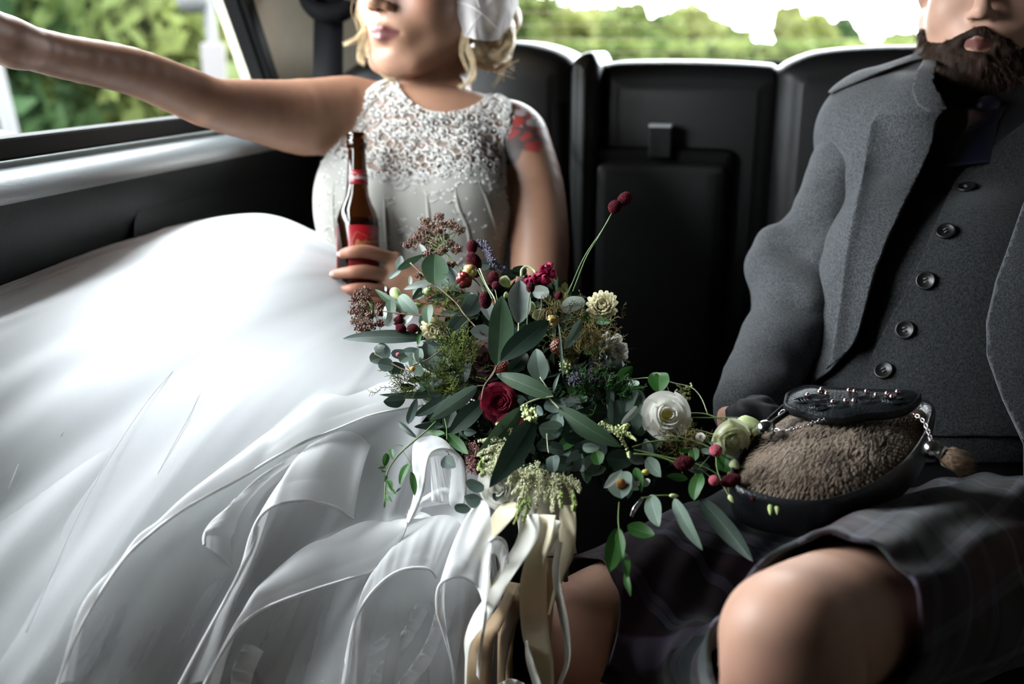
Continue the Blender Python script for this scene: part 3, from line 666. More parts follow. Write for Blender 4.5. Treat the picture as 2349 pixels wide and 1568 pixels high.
# lace scallops, flowers and beads lie on the yoke; a lighter scatter trails over the satin
rings, beads = MB(), []
pts = []
for r_ in range(14):
    y = 205+r_*16
    for c_ in range(20): pts.append((725+c_*24+(r_ % 2)*12+RNG.uniform(-4, 4), y+RNG.uniform(-4, 4)))
for k in range(150): pts.append((RNG.uniform(715, 1160), RNG.uniform(395, 640)))
for k in range(24): pts.append((RNG.uniform(712, 760), RNG.uniform(380, 640)))
a_ = np.array(pts); ok = (inpoly(a_[:, 0], a_[:, 1], allp) > 3) & (inpoly(a_[:, 0], a_[:, 1], neckline) < -3)
dense = inpoly(a_[:, 0], a_[:, 1], sweet) < 12
hp, hn = drape(Vt, Ft, pts)
for (x, y), o_, de, h, n_ in zip(pts, ok, dense, hp, hn):
    if not o_ or h is None: continue
    a = nrm(np.cross(n_, [0, 0, 1.])); b = np.cross(n_, a); c = h+n_*.0012
    if de:
        rr = RNG.uniform(.0065, .0105); a0 = RNG.uniform(-.5, .5); N_ = 12
        rings.add(*tube([c+(a*math.cos(t)+b*math.sin(t)*.9)*rr for t in np.linspace(a0, a0+math.pi*1.5, N_)], .0011, 5))
        if RNG.random() < .6:
            for t in np.linspace(0, 2*math.pi, 6)[:-1]: rings.add(*tube([c, c+(a*math.cos(t+a0)+b*math.sin(t+a0))*rr*.62+n_*.0008, c+(a*math.cos(t+a0+.5)+b*math.sin(t+a0+.5))*rr*.4], [.0012, .0018, .0008], 4))
        if RNG.random() < .55: beads.append(c+n_*.0012)
    else:
        if RNG.random() < .5: rings.add(*tube([c, c+a*.006+b*.004, c+a*.012+b*RNG.uniform(-.004, .008)], [.0008, .0018, .0006], 4, 6))
        beads.append(c+a*RNG.uniform(-.006, .006)+b*RNG.uniform(-.006, .006))
for ed in (neckline[1:-1], [(745, 345), (775, 300), (805, 262), (838, 222), (868, 195), (905, 180)], [(1152, 226), (1164, 242), (1160, 300), (1155, 360), (1155, 420)], sweet[1:13]):
    e2 = crv(np.array(ed, float), 34); e2h, e2n = drape(Vt, Ft, e2)
    for h, n_ in zip(e2h, e2n):
        if h is None: continue
        a = nrm(np.cross(n_, [0, 0, 1.])); b = np.cross(n_, a); ph = RNG.uniform(0, 6)
        rings.add(*tube([h+n_*.0015+(a*math.cos(t)+b*math.sin(t))*.005 for t in np.linspace(ph, ph+5, 9)], .0013, 4))
rings.build('lace_scallop', M_lacew, bride)['kind'] = 'stuff'
v, f = many(ICO1, beads, np.full(len(beads), .0015)); mesh('bead', v, f, M_bead, bride)['kind'] = 'stuff'
# ruched seams of the bodice
mb = MB()
for l in ([(1040, 400), (1050, 470), (1075, 540), (1070, 640)], [(1085, 392), (1120, 470), (1140, 560), (1120, 640)], [(880, 410), (885, 500), (893, 600), (905, 660)], [(770, 370), (765, 470), (775, 580), (780, 660)], [(975, 410), (985, 520), (985, 640)]):
    e2h, e2n = drape(Vt, Ft, crv(np.array(l, float), 20)); g = [h+n_*.000 for h, n_ in zip(e2h, e2n) if h is not None]
    if len(g) > 3: mb.add(*tube(g, [.001, .0035, .0035, .001], 8))
mb.build('bodice_seam', M_satin, bride)
# hair
hairP = [ell(TB(0, -.030, .050), np.array([.085, .105, .088])*1.24, .02, MBm), ell(TB(.020, -.095, -.040), np.array([.055, .048, .045])*1.24, .02), ell(TB(0, .030, .098), np.array([.065, .06, .035])*1.24, .03, MBm)]
hairP += [ell(P(1120, 118, 1.60), (.036, .034, .030), .02), ell(P(1135, 70, 1.60), (.032, .04, .045), .02), cut(ell(TB(0, .085, -.02), np.array([.060, .06, .072])*1.24, .02, MBm))]
Vh, Fh = iso(lambda p: sdf(hairP, p)+vn(p*[1, 1, .35], 130, 4)*.0035+vn(p, 60, 8)*.003, *bounds(hairP, .02), .004, band=.008)
hair = mesh('hair', Vh, Fh, M_hairbase, bride)
mb = MB()
def lock(pts, n, spread, r=.00042, tip=.3):
    n = int(n*1.6)
    c = crv(PP(pts), 16)
    for k in range(n):
        o = RNG.normal(size=3)*spread*1.1*[1, .7, .6]; wv = RNG.normal(size=3)*spread*.5; t = np.linspace(0, 1, 16)[:, None]
        mb.add(*tube(c+o*(1-.3*t)+wv*np.sin(t*5+RNG.uniform(0, 6)), [r, r, r*.8, r*tip], 3))
lock([(868, -90, 1.56), (838, -10, 1.56), (828, 30, 1.56), (836, 60, 1.56), (844, 110, 1.56)], 46, .0045)
lock([(860, -90, 1.54), (848, 0, 1.53), (846, 50, 1.53), (826, 85, 1.53), (792, 103, 1.53)], 26, .003)
lock([(842, 60, 1.53), (832, 100, 1.53), (828, 130, 1.53), (834, 148, 1.53)], 22, .003)
lock([(862, 90, 1.54), (860, 125, 1.54), (872, 152, 1.545), (898, 178, 1.55), (912, 184, 1.55)], 60, .0042)
lock([(856, 20, 1.57), (850, 60, 1.57), (852, 110, 1.57), (862, 140, 1.57)], 34, .004)
lock([(1070, 60, 1.53), (1068, 100, 1.525), (1082, 130, 1.525), (1090, 160, 1.53), (1080, 185, 1.535), (1055, 200, 1.535)], 34, .0028)
lock([(1064, 90, 1.525), (1060, 120, 1.525), (1075, 165, 1.53)], 14, .002)
for k in range(26): a0 = RNG.uniform(0, 6.3); cx, cy = 1128, 95; lock([(cx+46*math.cos(a0), cy+55*math.sin(a0), 1.58), (cx+42*math.cos(a0+.7), cy+46*math.sin(a0+.7), 1.555), (cx+30*math.cos(a0+1.5), cy+34*math.sin(a0+1.5), 1.55), (cx+20*math.cos(a0+2.4), cy+20*math.sin(a0+2.4), 1.555)], 12, .003)
for k in range(14): lock([(1110+RNG.uniform(-20, 30), 130, 1.59), (1130+RNG.uniform(-10, 40), 145+RNG.uniform(-20, 20), 1.60), (1130+RNG.uniform(-30, 60), 160+RNG.uniform(-40, 40), 1.61)], 3, .004, .0005)
for k in range(60):
    a = RNG.uniform(-1.2, 1.2); lock([(984+a*95, -200+abs(a)*50, 1.56), (984+a*130, -110+abs(a)*30, 1.55), (984+a*118, -20, 1.57)], 3, .006)
mb.build('hair_strand', M_hair, hair)['kind'] = 'stuff'
# birdcage veil piece: folded net with a corded edge
M_veil = net_mat('veil_net', (.6, .57, .57), .24, .85, .35)
vg = [[(1040, -60, 1.53), (1085, -70, 1.50), (1130, -75, 1.51), (1175, -60, 1.56), (1190, -30, 1.60)],
      [(1043, 0, 1.52), (1080, -5, 1.49), (1120, -10, 1.50), (1165, -5, 1.53), (1185, 15, 1.58)],
      [(1054, 45, 1.52), (1085, 35, 1.485), (1105, 28, 1.50), (1150, 30, 1.51), (1176, 40, 1.56)],
      [(1066, 82, 1.52), (1090, 88, 1.495), (1110, 92, 1.505), (1140, 90, 1.53), (1160, 78, 1.56)]]
g = np.array([[P(*q) for q in r] for r in vg]); G = bicubic(g, 26, 32); G += (vn(G.reshape(-1, 3), 40, 3)*.007).reshape(26, 32, 1)*np.array([0, 1, .2])
veil = mesh('veil', G.reshape(-1, 3), grid_faces(26, 32), M_veil, bride)
G2 = G+np.array([.004, .016, .004])+(vn(G.reshape(-1, 3), 33, 5)*.007).reshape(26, 32, 1)*np.array([1, 1, .2]); mesh('veil_layer', G2.reshape(-1, 3), grid_faces(26, 32), M_veil, veil)
mb = MB(); mb.add(*tube(np.concatenate([G[:, 0], G[-1, 1:]]), .0011, 5))
for l in ([(1046, 5, 1.515), (1075, 12, 1.49), (1104, 30, 1.485), (1135, 60, 1.50), (1150, 78, 1.52)], [(1070, 80, 1.51), (1085, 55, 1.485), (1104, 32, 1.485)], [(1100, 18, 1.488), (1094, 0, 1.488), (1085, -20, 1.49)], [(1165, 0, 1.52), (1158, 45, 1.52), (1150, 88, 1.535)]): mb.add(*tube(PP(l), .0010, 5, 14))
mb.build('veil_cord', M_lacew, veil)
v, f = ico(P(1086, 105, 1.52), .004, 2); mesh('earring', v, f, M_bead, bride)

# ---------------------------------------------------------------- skirt: lining, then sheer layers, then corded ruffles
M_tulle0 = mat('skirt_lining', (.80, .80, .80), .75, .25, trans=.15, sheen=.2)
M_tulle1 = net_mat('tulle_layer', (.93, .94, .95), .20, .95, .45)
M_tulle2 = net_mat('tulle_ruffle', (.96, .96, .96), .38, .97, .45)
M_cord = mat('horsehair_hem', (.93, .93, .93), .5, .4, trans=.3)
ctrl = [[(735, 566, 1.60), (765, 590, 1.52), (800, 632, 1.475), (835, 662, 1.462), (885, 690, 1.462), (935, 705, 1.47), (985, 720, 1.47), (1020, 720, 1.47)],
        [(585, 518, 1.56), (592, 545, 1.48), (640, 640, 1.37), (730, 730, 1.33), (820, 790, 1.32), (905, 830, 1.32), (1005, 870, 1.32), (1075, 890, 1.31)],
        [(320, 570, 1.44), (320, 612, 1.36), (390, 770, 1.22), (520, 900, 1.15), (700, 960, 1.14), (860, 985, 1.17), (1010, 1010, 1.20), (1095, 1020, 1.21)],
        [(10, 695, 1.19), (40, 748, 1.15), (150, 960, 1.07), (330, 1160, 1.01), (560, 1250, 1.02), (800, 1230, 1.08), (1035, 1200, 1.12), (1120, 1200, 1.14)],
        [(-260, 810, 1.02), (-250, 890, .98), (-100, 1230, .95), (160, 1480, .90), (440, 1530, .94), (750, 1480, 1.01), (1045, 1420, 1.05), (1105, 1420, 1.08)],
        [(-330, 900, 1.14), (-400, 1100, 1.02), (-300, 1560, .87), (60, 1800, .85), (390, 1800, .89), (740, 1760, .96), (1045, 1700, 1.02), (1085, 1700, 1.06)]]
g = np.array([[P(*q) for q in r] for r in ctrl])
lastr = g[-1].copy(); dn = lastr.copy(); dn[:, 2] = .30; dn[:, 1] -= .02; dn2 = dn.copy(); dn2[:, 2] = .04; dn2[:, 1] -= .03
g = np.concatenate([g, dn[None], dn2[None]])
NU, NV = 120, 200
S0 = bicubic(g, NU, NV)
def gnorm(S):
    a = np.gradient(S, axis=0); b = np.gradient(S, axis=1); n = np.cross(b, a); n /= np.linalg.norm(n, axis=2)[..., None]+1e-12
    return n
N0 = gnorm(S0)
if (N0[30, 100]@(np.array([0, 0, CZ])-S0[30, 100])) < 0: N0 = -N0
SURF = (S0, N0)
uu = np.linspace(0, 1, NU)[:, None]; vv = np.linspace(0, 1, NV)[None]
def n1d(x, seed):
    i = np.floor(x).astype(int); f = x-i; f = f*f*(3-2*f); h = lambda k: np.modf(np.abs(np.sin((k+seed*13.7)*127.1)*43758.5453))[0]*2-1
    return h(i)*(1-f)+h(i+1)*f
def layer(off, amp, fr, seed, sweep=.25, sharp=1.):
    x = (vv+sweep*(uu-.2)*n1d(uu*2.2+seed*3.3, seed+1)*.35)*fr+seed*5
    h = n1d(x, seed)+.5*n1d(x*2.3+4*uu, seed+2)+.25*n1d(x*5+6*uu, seed+5)
    h = 1-np.abs(h)*1.4 if sharp > 1 else h
    a = amp*np.clip((uu-.20)*3.4, .12, 1.9)
    return S0+N0*((off+h*a)[..., None])
def put(name, S, m, parent, sub=False, keep=None):
    k = S.shape; return mesh(name, S.reshape(-1, 3), grid_faces(k[0], k[1]), m, parent)
sk = put('skirt', layer(-.012, .005, 14, 1), M_tulle0, bride)
put('tulle_layer', layer(.004, .008, 11, 2, sharp=2), M_tulle1, sk); put('tulle_layer', layer(.012, .010, 9, 3, .5), M_tulle1, sk)
put('tulle_layer', layer(.020, .012, 8, 5, .8, sharp=2), M_tulle1, sk)
# back puff seen through against the door
for gi, pg in enumerate(([[(0, 755, 1.18), (110, 685, 1.26), (250, 640, 1.38), (320, 610, 1.42)], [(-60, 725, 1.16), (40, 680, 1.22), (170, 635, 1.33), (300, 575, 1.43)], [(-120, 780, 1.15), (0, 720, 1.21), (150, 660, 1.33), (300, 610, 1.44)]],
    [[(225, 655, 1.42), (300, 640, 1.44), (420, 640, 1.46), (560, 620, 1.47), (700, 640, 1.5)], [(262, 605, 1.47), (330, 575, 1.50), (420, 558, 1.51), (520, 560, 1.52), (735, 585, 1.55)], [(290, 592, 1.49), (360, 568, 1.52), (460, 556, 1.53), (560, 535, 1.54), (722, 572, 1.57)]],
    [[(560, 600, 1.5), (600, 590, 1.5), (680, 590, 1.52), (735, 600, 1.54)], [(560, 545, 1.52), (580, 536, 1.53), (640, 538, 1.55), (700, 560, 1.57)], [(560, 560, 1.55), (590, 545, 1.56), (640, 545, 1.57), (690, 565, 1.58)]])):
    gg = np.array([[P(*q) for q in r] for r in pg]); S = bicubic(gg, 18, 40); S += (vn(S.reshape(-1, 3), 22, gi)*.006).reshape(18, 40, 1)*np.array([0, .3, 1]); put('tulle_puff', S, M_tulle2, sk)
def surf_pt(px, py, lift):
    global _bv
    try: _bv
    except NameError: _bv = BVHTree.FromPolygons([tuple(q) for q in S0.reshape(-1, 3)], grid_faces(NU, NV))
    r = nrm(ray(px, py)); h = _bv.ray_cast(Vector((0, 0, CZ)), Vector(r))
    return (np.array(h[0])-r*lift) if h[0] is not None else P(px, py, .98-lift)
def ruffle(hem, top, lift=.03, ltop=.006, bulge=.012, m=None, cord=.0019, nh=70, nt=16, band=True, seed=0):
    """sheer ruffle between a hem line and the line it springs from, both lying on the skirt; a corded edge along the hem"""
    H = crv(np.array([surf_pt(q[0], q[1], q[2] if len(q) > 2 else lift) for q in hem]), nh); T = crv(np.array([surf_pt(q[0], q[1], q[2] if len(q) > 2 else ltop) for q in top]), nh)
    t = np.linspace(0, 1, nt)[:, None, None]; S = T[None]*(1-t)+H[None]*t
    nn = np.array([0, -.55, .83]); x = np.linspace(0, 1, nh)
    f = n1d(x*9+seed*3, seed+1)*.6+n1d(x*17+seed, seed+2)*.4
    S = S+(np.sin(np.pi*t)*bulge+np.sin(np.pi*t*.8)*.007*f[None, :, None])*nn
    o = put('ruffle', S, m or M_tulle2, sk)
    # horsehair braid: a denser strip beside the hem and the rolled edge itself
    B = S[-4:]+nn*.0012; put('hem_braid', B, M_tulle2, o)
    mesh('hem_cord', *tube(H, cord*np.array([.7, 1, 1, 1, .7]), 6), M_cord, o)
ruffle([(968, 930), (860, 950), (770, 985), (700, 1012), (620, 1055), (560, 1092), (480, 1135), (415, 1172), (350, 1220), (290, 1275), (230, 1360), (170, 1470), (120, 1600)],
       [(930, 870), (860, 856), (790, 870), (720, 900), (660, 950), (600, 1000), (520, 1070), (430, 1150), (360, 1210), (300, 1262), (250, 1320), (200, 1420), (170, 1560)], .040, .012, seed=1)
ruffle([(812, 1188, .04), (770, 1163, .05), (700, 1148, .055), (640, 1156, .05), (600, 1180, .04), (575, 1230, .03), (555, 1300, .03), (520, 1370, .03), (470, 1460, .03), (400, 1590, .03)],
       [(860, 1000), (830, 960), (770, 980), (720, 1010), (690, 1060), (650, 1120), (620, 1200), (580, 1300), (530, 1400), (480, 1560)], .04, .012, seed=2)
ruffle([(468, 1250), (470, 1225), (490, 1195), (530, 1160), (590, 1100), (650, 1060)], [(560, 1330), (560, 1240), (580, 1180), (610, 1130), (660, 1090), (720, 1050)], .03, .01, seed=3, cord=.0022)
ruffle([(940, 1170, .05), (925, 1225, .045), (890, 1280, .04), (850, 1310, .04), (790, 1330, .04), (720, 1352, .04), (640, 1380, .04), (580, 1410, .035), (540, 1450, .03), (490, 1530, .03), (440, 1620, .03)],
       [(1000, 1190), (960, 1190), (900, 1180), (840, 1190), (770, 1215), (700, 1250), (650, 1290), (600, 1340), (570, 1400), (530, 1480), (500, 1580)], .04, .012, seed=4)
# the upturned loop beside the flowers
ruffle([(1063, 1158, 0.105), (1068, 1110, 0.115), (1062, 1062, 0.130), (1040, 1036, 0.140), (1008, 1030, 0.145), (985, 1042, 0.145), (976, 1075, 0.140), (970, 1120, 0.130), (955, 1165, 0.115), (938, 1200, 0.105)],
       [(1050, 1165, 0.075), (1030, 1150, 0.075), (1035, 1060, 0.105), (1010, 1005, 0.115), (980, 1000, 0.115), (950, 1015, 0.110), (945, 1060, 0.105), (950, 1110, 0.095), (945, 1150, 0.085), (930, 1195, 0.075)], seed=5, bulge=.004)
ruffle([(1068, 1160, 0.085), (1045, 1150, 0.075), (1020, 1150, 0.075), (990, 1150, 0.075)], [(1040, 1045, 0.105), (1020, 1045, 0.105), (1000, 1045, 0.105), (985, 1050, 0.105)], seed=8, bulge=-.01, cord=.0006)
ruffle([(1002, 1325, .04), (985, 1305, .05), (940, 1303, .055), (895, 1320, .055), (850, 1362, .05), (818, 1415, .04), (800, 1480, .035), (780, 1600, .03)],
       [(1075, 1190, .02), (1030, 1180, .02), (985, 1185, .02), (930, 1210, .02), (880, 1270, .02), (850, 1330, .02), (830, 1420, .02), (815, 1580, .02)], seed=6)
ruffle([(1085, 1560, .03), (1108, 1450, .04), (1112, 1390, .05), (1095, 1345, .06), (1060, 1322, .065), (1025, 1328, .06), (1005, 1350, .05), (1003, 1400, .04), (1020, 1460, .03), (1060, 1600, .03)],
       [(1100, 1560, .02), (1118, 1380, .03), (1125, 1300, .04), (1128, 1230, .05), (1120, 1160, .055), (1095, 1150, .05), (1060, 1200, .04), (1035, 1270, .03), (1020, 1380, .02), (1040, 1580, .02)], seed=7)
ruffle([(1060, 1150, .02), (1020, 1120, .03), (960, 1150, .02), (930, 1180, .02)], [(1090, 1180, .01), (1040, 1170, .01), (980, 1180, .01), (940, 1210, .01)], seed=9, cord=.0015)
ruffle([(1165, 1290, .03), (1160, 1250, .04), (1145, 1235, .045), (1125, 1240, .04), (1112, 1270, .03), (1110, 1340, .02)], [(1150, 1330, .01), (1145, 1290, .01), (1135, 1270, .01), (1125, 1275, .01), (1118, 1300, .01), (1112, 1370, .01)], seed=10, cord=.002)
for k, (x0, y0, x1, y1) in enumerate([(1000, 1400, 900, 1600), (940, 1390, 840, 1600), (880, 1450, 700, 1610), (560, 1480, 530, 1620)]):
    t = np.linspace(0, 1, 6); ln = [(x0+(x1-x0)*a+14*math.sin(a*4+k), y0+(y1-y0)*a, .020) for a in t]; l2 = [(a+38+10*math.sin(b/90+k), b+14, .010) for a, b, _ in ln]
    ruffle(ln, l2, seed=11+k, cord=.0006, bulge=.004)
mb = MB()
for pts in ([(640, 690), (590, 740), (500, 830), (430, 960), (360, 1090), (270, 1290)], [(360, 668), (300, 740), (210, 850), (160, 960)], [(250, 690), (200, 760), (110, 900), (20, 1120)], [(320, 680), (250, 770), (190, 870), (140, 1000)], [(480, 720), (440, 800), (330, 930), (200, 1140), (60, 1450)]):
    mb.add(*tube(crv(np.array([surf_pt(x, y, .031) for x, y in pts]), 40), .00045, 4))
mb.build('net_seam', mat('net_seam_thread', (.55, .55, .56), .8), sk)
# beer bottle
bottle = thing('beer_bottle', 'brown glass beer bottle with a red label gripped in the bride\'s hand', 'bottle', P(822, 683, BD))
M_amber = bpy.data.materials.new('amber_glass'); M_amber.use_nodes = True; b = M_amber.node_tree.nodes['Principled BSDF']; b.inputs['Base Color'].default_value = (.045, .012, .003, 1); b.inputs['Transmission Weight'].default_value = .85; b.inputs['Roughness'].default_value = .04; b.inputs['IOR'].default_value = 1.45
M_beer = mat('beer', (.012, .004, .002), .15, .5)
M_red = mat('red_label', (.20, .003, .007), .35, .5)
M_print = mat('label_print', (.62, .60, .58), .4, .4); M_gprint = mat('gold_print', (.45, .30, .12), .35, .5)
b0 = P(822, 681, BD); ctop = P(818, 306, BD-.0); ax = nrm(ctop-b0); ax = nrm(ax+np.array([0, .15, 0])*0); Hh = np.linalg.norm(ctop-b0)
r0 = .0305
pr = [(.001, .003), (.022, .001), (.028, .002), (r0, .007), (r0, .104), (.0298, .113), (.0265, .124), (.021, .135), (.0172, .146), (.0155, .160), (.0140, .185), (.0128, .212), (.0128, .2145), (.0150, .2165), (.0152, .2245), (.0136, .2262), (.0142, .2285), (.0146, .2335), (.0140, .2362), (.0115, .2366), (.0100, .232)]
s_ = Hh/.2366; pr = [(a*(.98 if 1 else 1), h*s_) for a, h in pr]
v, f = lathe(pr, b0, ax, 48, False); mesh('glass_shell', v, f, M_amber, bottle)
v, f = lathe([(.001, .006), (.0275, .006), (.0285, .012), (.0285, .104*s_), (.0275, .112*s_), (.001, .1125*s_)], b0, ax, 40, False); mesh('beer', v, f, M_beer, bottle)
ca = nrm(np.array([0, 0, CZ])-b0); ca = nrm(ca-ax*(ca@ax)); sa = np.cross(ax, ca); sa = sa if sa[0] > 0 else -sa
def cyl(th, h, r): return b0+ax*h+(ca*math.cos(th)+sa*math.sin(th))*r
def label(name, t0, t1, h0f, h1f, rf, m, n=28, nh=2):
    V = [cyl(t, h0f(t)+(h1f(t)-h0f(t))*s, rf(h0f(t)+(h1f(t)-h0f(t))*s)) for t in np.linspace(t0, t1, n) for s in np.linspace(0, 1, nh)]
    return mesh(name, V, grid_faces(n, nh), m, bottle, mods=[('SOLIDIFY', dict(thickness=.0003, offset=1))])
rb = lambda h: r0*.98+.0004
prr = np.array(pr)[4:14]; rn = lambda h: np.interp(h, prr[:, 1], prr[:, 0])+.0005
label('front_label', -.45, 1.45, lambda t: .022, lambda t: .101*s_, rb, M_red); label('back_label', -1.9, -1.22, lambda t: .022, lambda t: .101*s_, rb, M_red, 8)
nt = lambda t: .178*s_; label('neck_label', -.75, 1.5, lambda t: nt(t)-.0165, lambda t: nt(t)+.0035, rn, M_red, 30, 6)
def wrap_text(txt, size, th0, h0, rf, m, name, shear=.3, rot=0.):
    cu_ = bpy.data.curves.new('t', 'FONT'); cu_.body = txt; cu_.size = size; cu_.shear = shear; cu_.extrude = 0; cu_.resolution_u = 2; cu_.align_x = 'CENTER'
    o = bpy.data.objects.new('t', cu_); COL.objects.link(o); bpy.context.view_layer.update(); me = o.to_mesh(); V = np.array([q.co[:] for q in me.vertices]); fs_ = [list(q.vertices) for q in me.polygons]; o.to_mesh_clear(); bpy.data.objects.remove(o)
    c, s = math.cos(rot), math.sin(rot); W = []
    for x, y, z in V: a_, b_ = x*c-y*s, x*s+y*c; h = h0+b_; r_ = rf(h)+.0005; W.append(cyl(th0+a_/r_, h, r_))
    return mesh(name, W, fs_, m, bottle, smooth=False)
wrap_text('Budweiser', .0078, .30, nt(0)-.0085, rn, M_print, 'neck_lettering', .35, .02)
mb = MB()
def bow(th0, h0, wd, ht, rf, m, name):
    pts = [(-1, -.8), (-1, .1), (-.75, .8), (0, .25), (.75, .8), (1, .1), (1, -.8), (0, -.35)]; pts.append(pts[0]); L = []
    for i in range(len(pts)-1):
        for t in np.linspace(0, 1, 5)[:-1]: x = pts[i][0]+(pts[i+1][0]-pts[i][0])*t; y = pts[i][1]+(pts[i+1][1]-pts[i][1])*t; h = h0+y*ht; L.append(cyl(th0+x*wd/rf(h), h, rf(h)+.0006))
    mesh(name, *tube(L, .00022, 4, closed=True), m, bottle)
bow(.30, nt(0)-.0055, .0165, .0085, rn, M_print, 'bow_tie_line')
bow(.55, .078, .024, .016, rb, M_gprint, 'bow_tie_line'); wrap_text('Budweiser', .0100, .55, .074, rb, M_gprint, 'label_lettering', .35, .1)
wrap_text('KING OF BEERS', .0040, .35, .055, rb, M_gprint, 'label_lettering', 0, 0)
# a grab handle on the door frame, under her raised hand
gh = thing('grab_handle', 'black grab handle by the side window held by the bride', 'handle', hd)
mesh('bar', *tube([hd+np.array([-.075, .10, .05]), hd+np.array([-.034, .09, .0]), hd+np.array([-.034, 0, 0]), hd+np.array([-.034, -.10, .0]), hd+np.array([-.075, -.11, .05])], .011, 12, 24), M_rubber, gh)
# loose outer veil of net on top of the lap, with soft peaks
for gi, pg in enumerate(([[(-80, 780, 1.14), (60, 715, 1.20), (240, 650, 1.34), (420, 610, 1.43)], [(-120, 745, 1.13), (30, 690, 1.21), (200, 632, 1.34), (330, 572, 1.43)], [(-60, 760, 1.16), (40, 710, 1.23), (180, 655, 1.36), (380, 580, 1.46)]],
    [[(500, 640, 1.42), (580, 610, 1.44), (660, 610, 1.46), (740, 650, 1.47)], [(520, 575, 1.47), (575, 538, 1.50), (640, 560, 1.51), (728, 590, 1.52)], [(560, 600, 1.5), (590, 560, 1.53), (650, 560, 1.55), (720, 600, 1.56)]])):
    gg = np.array([[P(*q) for q in r] for r in pg]); S = bicubic(gg, 18, 40); S += (vn(S.reshape(-1, 3), 16, gi+4)*.010).reshape(18, 40, 1)*np.array([0, .3, 1]); put('tulle_puff', S, M_tulle1, sk)
# ================================================================ the groom
M_gskin = attr_mat('groom_skin', 'Col', .5, sub=.1, bump=.2, bscale=600)
def wool(name, c1, c2, sc=900, sheen=.35):
    m, nt, N, L, b = NM(name); tc = N.new('ShaderNodeTexCoord'); n = N.new('ShaderNodeTexNoise'); n.inputs['Scale'].default_value = sc; n.inputs['Detail'].default_value = 4; n.inputs['Roughness'].default_value = .8
    mp = N.new('ShaderNodeMapping'); mp.inputs['Scale'].default_value = (1, 1, .55); L.new(tc.outputs['Object'], mp.inputs[0]); L.new(mp.outputs[0], n.inputs['Vector'])
    r = N.new('ShaderNodeMapRange'); r.inputs[1].default_value = .38; r.inputs[2].default_value = .62; L.new(n.outputs[0], r.inputs[0])
    mx = N.new('ShaderNodeMix'); mx.data_type = 'RGBA'; mx.inputs[6].default_value = (*c1, 1); mx.inputs[7].default_value = (*c2, 1); L.new(r.outputs[0], mx.inputs[0]); L.new(mx.outputs[2], b.inputs['Base Color'])
    bp = N.new('ShaderNodeBump'); bp.inputs['Strength'].default_value = .5; bp.inputs['Distance'].default_value = .0012; L.new(n.outputs[0], bp.inputs['Height']); L.new(bp.outputs[0], b.inputs['Normal'])
    b.inputs['Roughness'].default_value = .95; b.inputs['Specular IOR Level'].default_value = .1; b.inputs['Sheen Weight'].default_value = sheen; b.inputs['Sheen Roughness'].default_value = .6; return m
M_wool = wool('grey_tweed', (.022, .024, .027), (.090, .094, .099), 600, .08)
M_vest = wool('charcoal_tweed', (.007, .0075, .008), (.036, .038, .040), 520, .04)
M_shirt = mat('black_shirt', (.006, .006, .007), .7, .3)
M_tie = mat('navy_tie', (.008, .009, .022), .35, .5, bump=.3, bscale=80)
M_horn = mat('black_button', (.005, .005, .005), .4, .35)
M_beard = mat('dark_brown_beard', (.020, .011, .007), .7, .12, var=.5, vscale=90)
M_thread = mat('grey_thread', (.12, .12, .12), .8)
M_blackleather = mat('tooled_leather', (.010, .012, .014), .30, .6, bump=.4, bscale=420)
gt = [ell(P(2290, 530, 1.37), (.188, .112, .165), .04, rotz(-YAW)), ell(P(2215, 800, 1.29), (.172, .125, .19), .06, rotz(-YAW)), ell(P(2150, 1010, 1.26), (.180, .125, .12), .06, rotz(-YAW)),
      cone(P(2010, 305, 1.40), P(2300, 300, 1.40), .050, .052, .03), cone(P(2300, 300, 1.40), P(2650, 350, 1.29), .052, .050, .03),
      cone(P(2190, 195, 1.42), P(2005, 268, 1.41), .036, .042, .02), cone(P(2400, 205, 1.38), P(2640, 310, 1.31), .036, .042, .02)]
gneck = [cone(P(2290, 60, 1.38), P(2300, 240, 1.385), .060, .066, .03)]
gaR = chain([P(*q) for q in [(2005, 258, 1.40), (1960, 415, 1.39), (1898, 590, 1.37), (1830, 715, 1.33), (1752, 850, 1.27), (1700, 960, 1.20)]], [.044, .048, .047, .043, .036, .027], .01)
gaL = chain([P(*q) for q in [(2660, 330, 1.28), (2760, 560, 1.24), (2760, 820, 1.12), (2700, 1040, 1.02), (2620, 1130, .98)]], [.048, .050, .044, .036, .027], .01)
fwdG = np.array([-math.sin(R(27)), -math.cos(R(27)), -.10])
HG = P(2272, -55, 1.37)
headG, TG, MG = head_prims(HG, fwdG, 1.13, 1.12)
def simple_hand(wr, tip, up, side, sc=1.):
    ax = nrm(tip-wr); up = nrm(up-ax*(up@ax)); sd = np.cross(ax, up)*side; mc = [wr+ax*.085*sc+sd*(.028-.019*i)*sc for i in range(4)]
    fg_ = [([m, m+ax*.035*sc*l+up*.004, m+ax*.055*sc*l-up*.012, m+ax*.068*sc*l-up*.030], [.0105, .0098, .0088, .0072]) for m, l in zip(mc, (1, 1.1, 1.02, .8))]
    fg_.append(([wr+ax*.025+sd*.02, wr+ax*.055+sd*.045-up*.008, wr+ax*.082+sd*.052-up*.016], [.015, .012, .009]))
    return hand_prims(wr, mc, fg_)
ghR = simple_hand(P(1700, 960, 1.20), P(1760, 1100, 1.22), np.array([0, -.3, 1.]), 1)
ghL = simple_hand(P(2620, 1130, .98), P(2480, 1290, .92), np.array([0, -.2, 1.]), 1)
KL, KR = P(1812, 1462, .775), P(1325, 1435, 1.14)
HL, HR = P(2330, 1290, 1.17), P(1950, 1200, 1.29)
def shin(k, dx): a = k+np.array([dx, -.03, -.30]); b = np.array([a[0]+.005, a[1]+.01, .09]); return a, b
gl = []
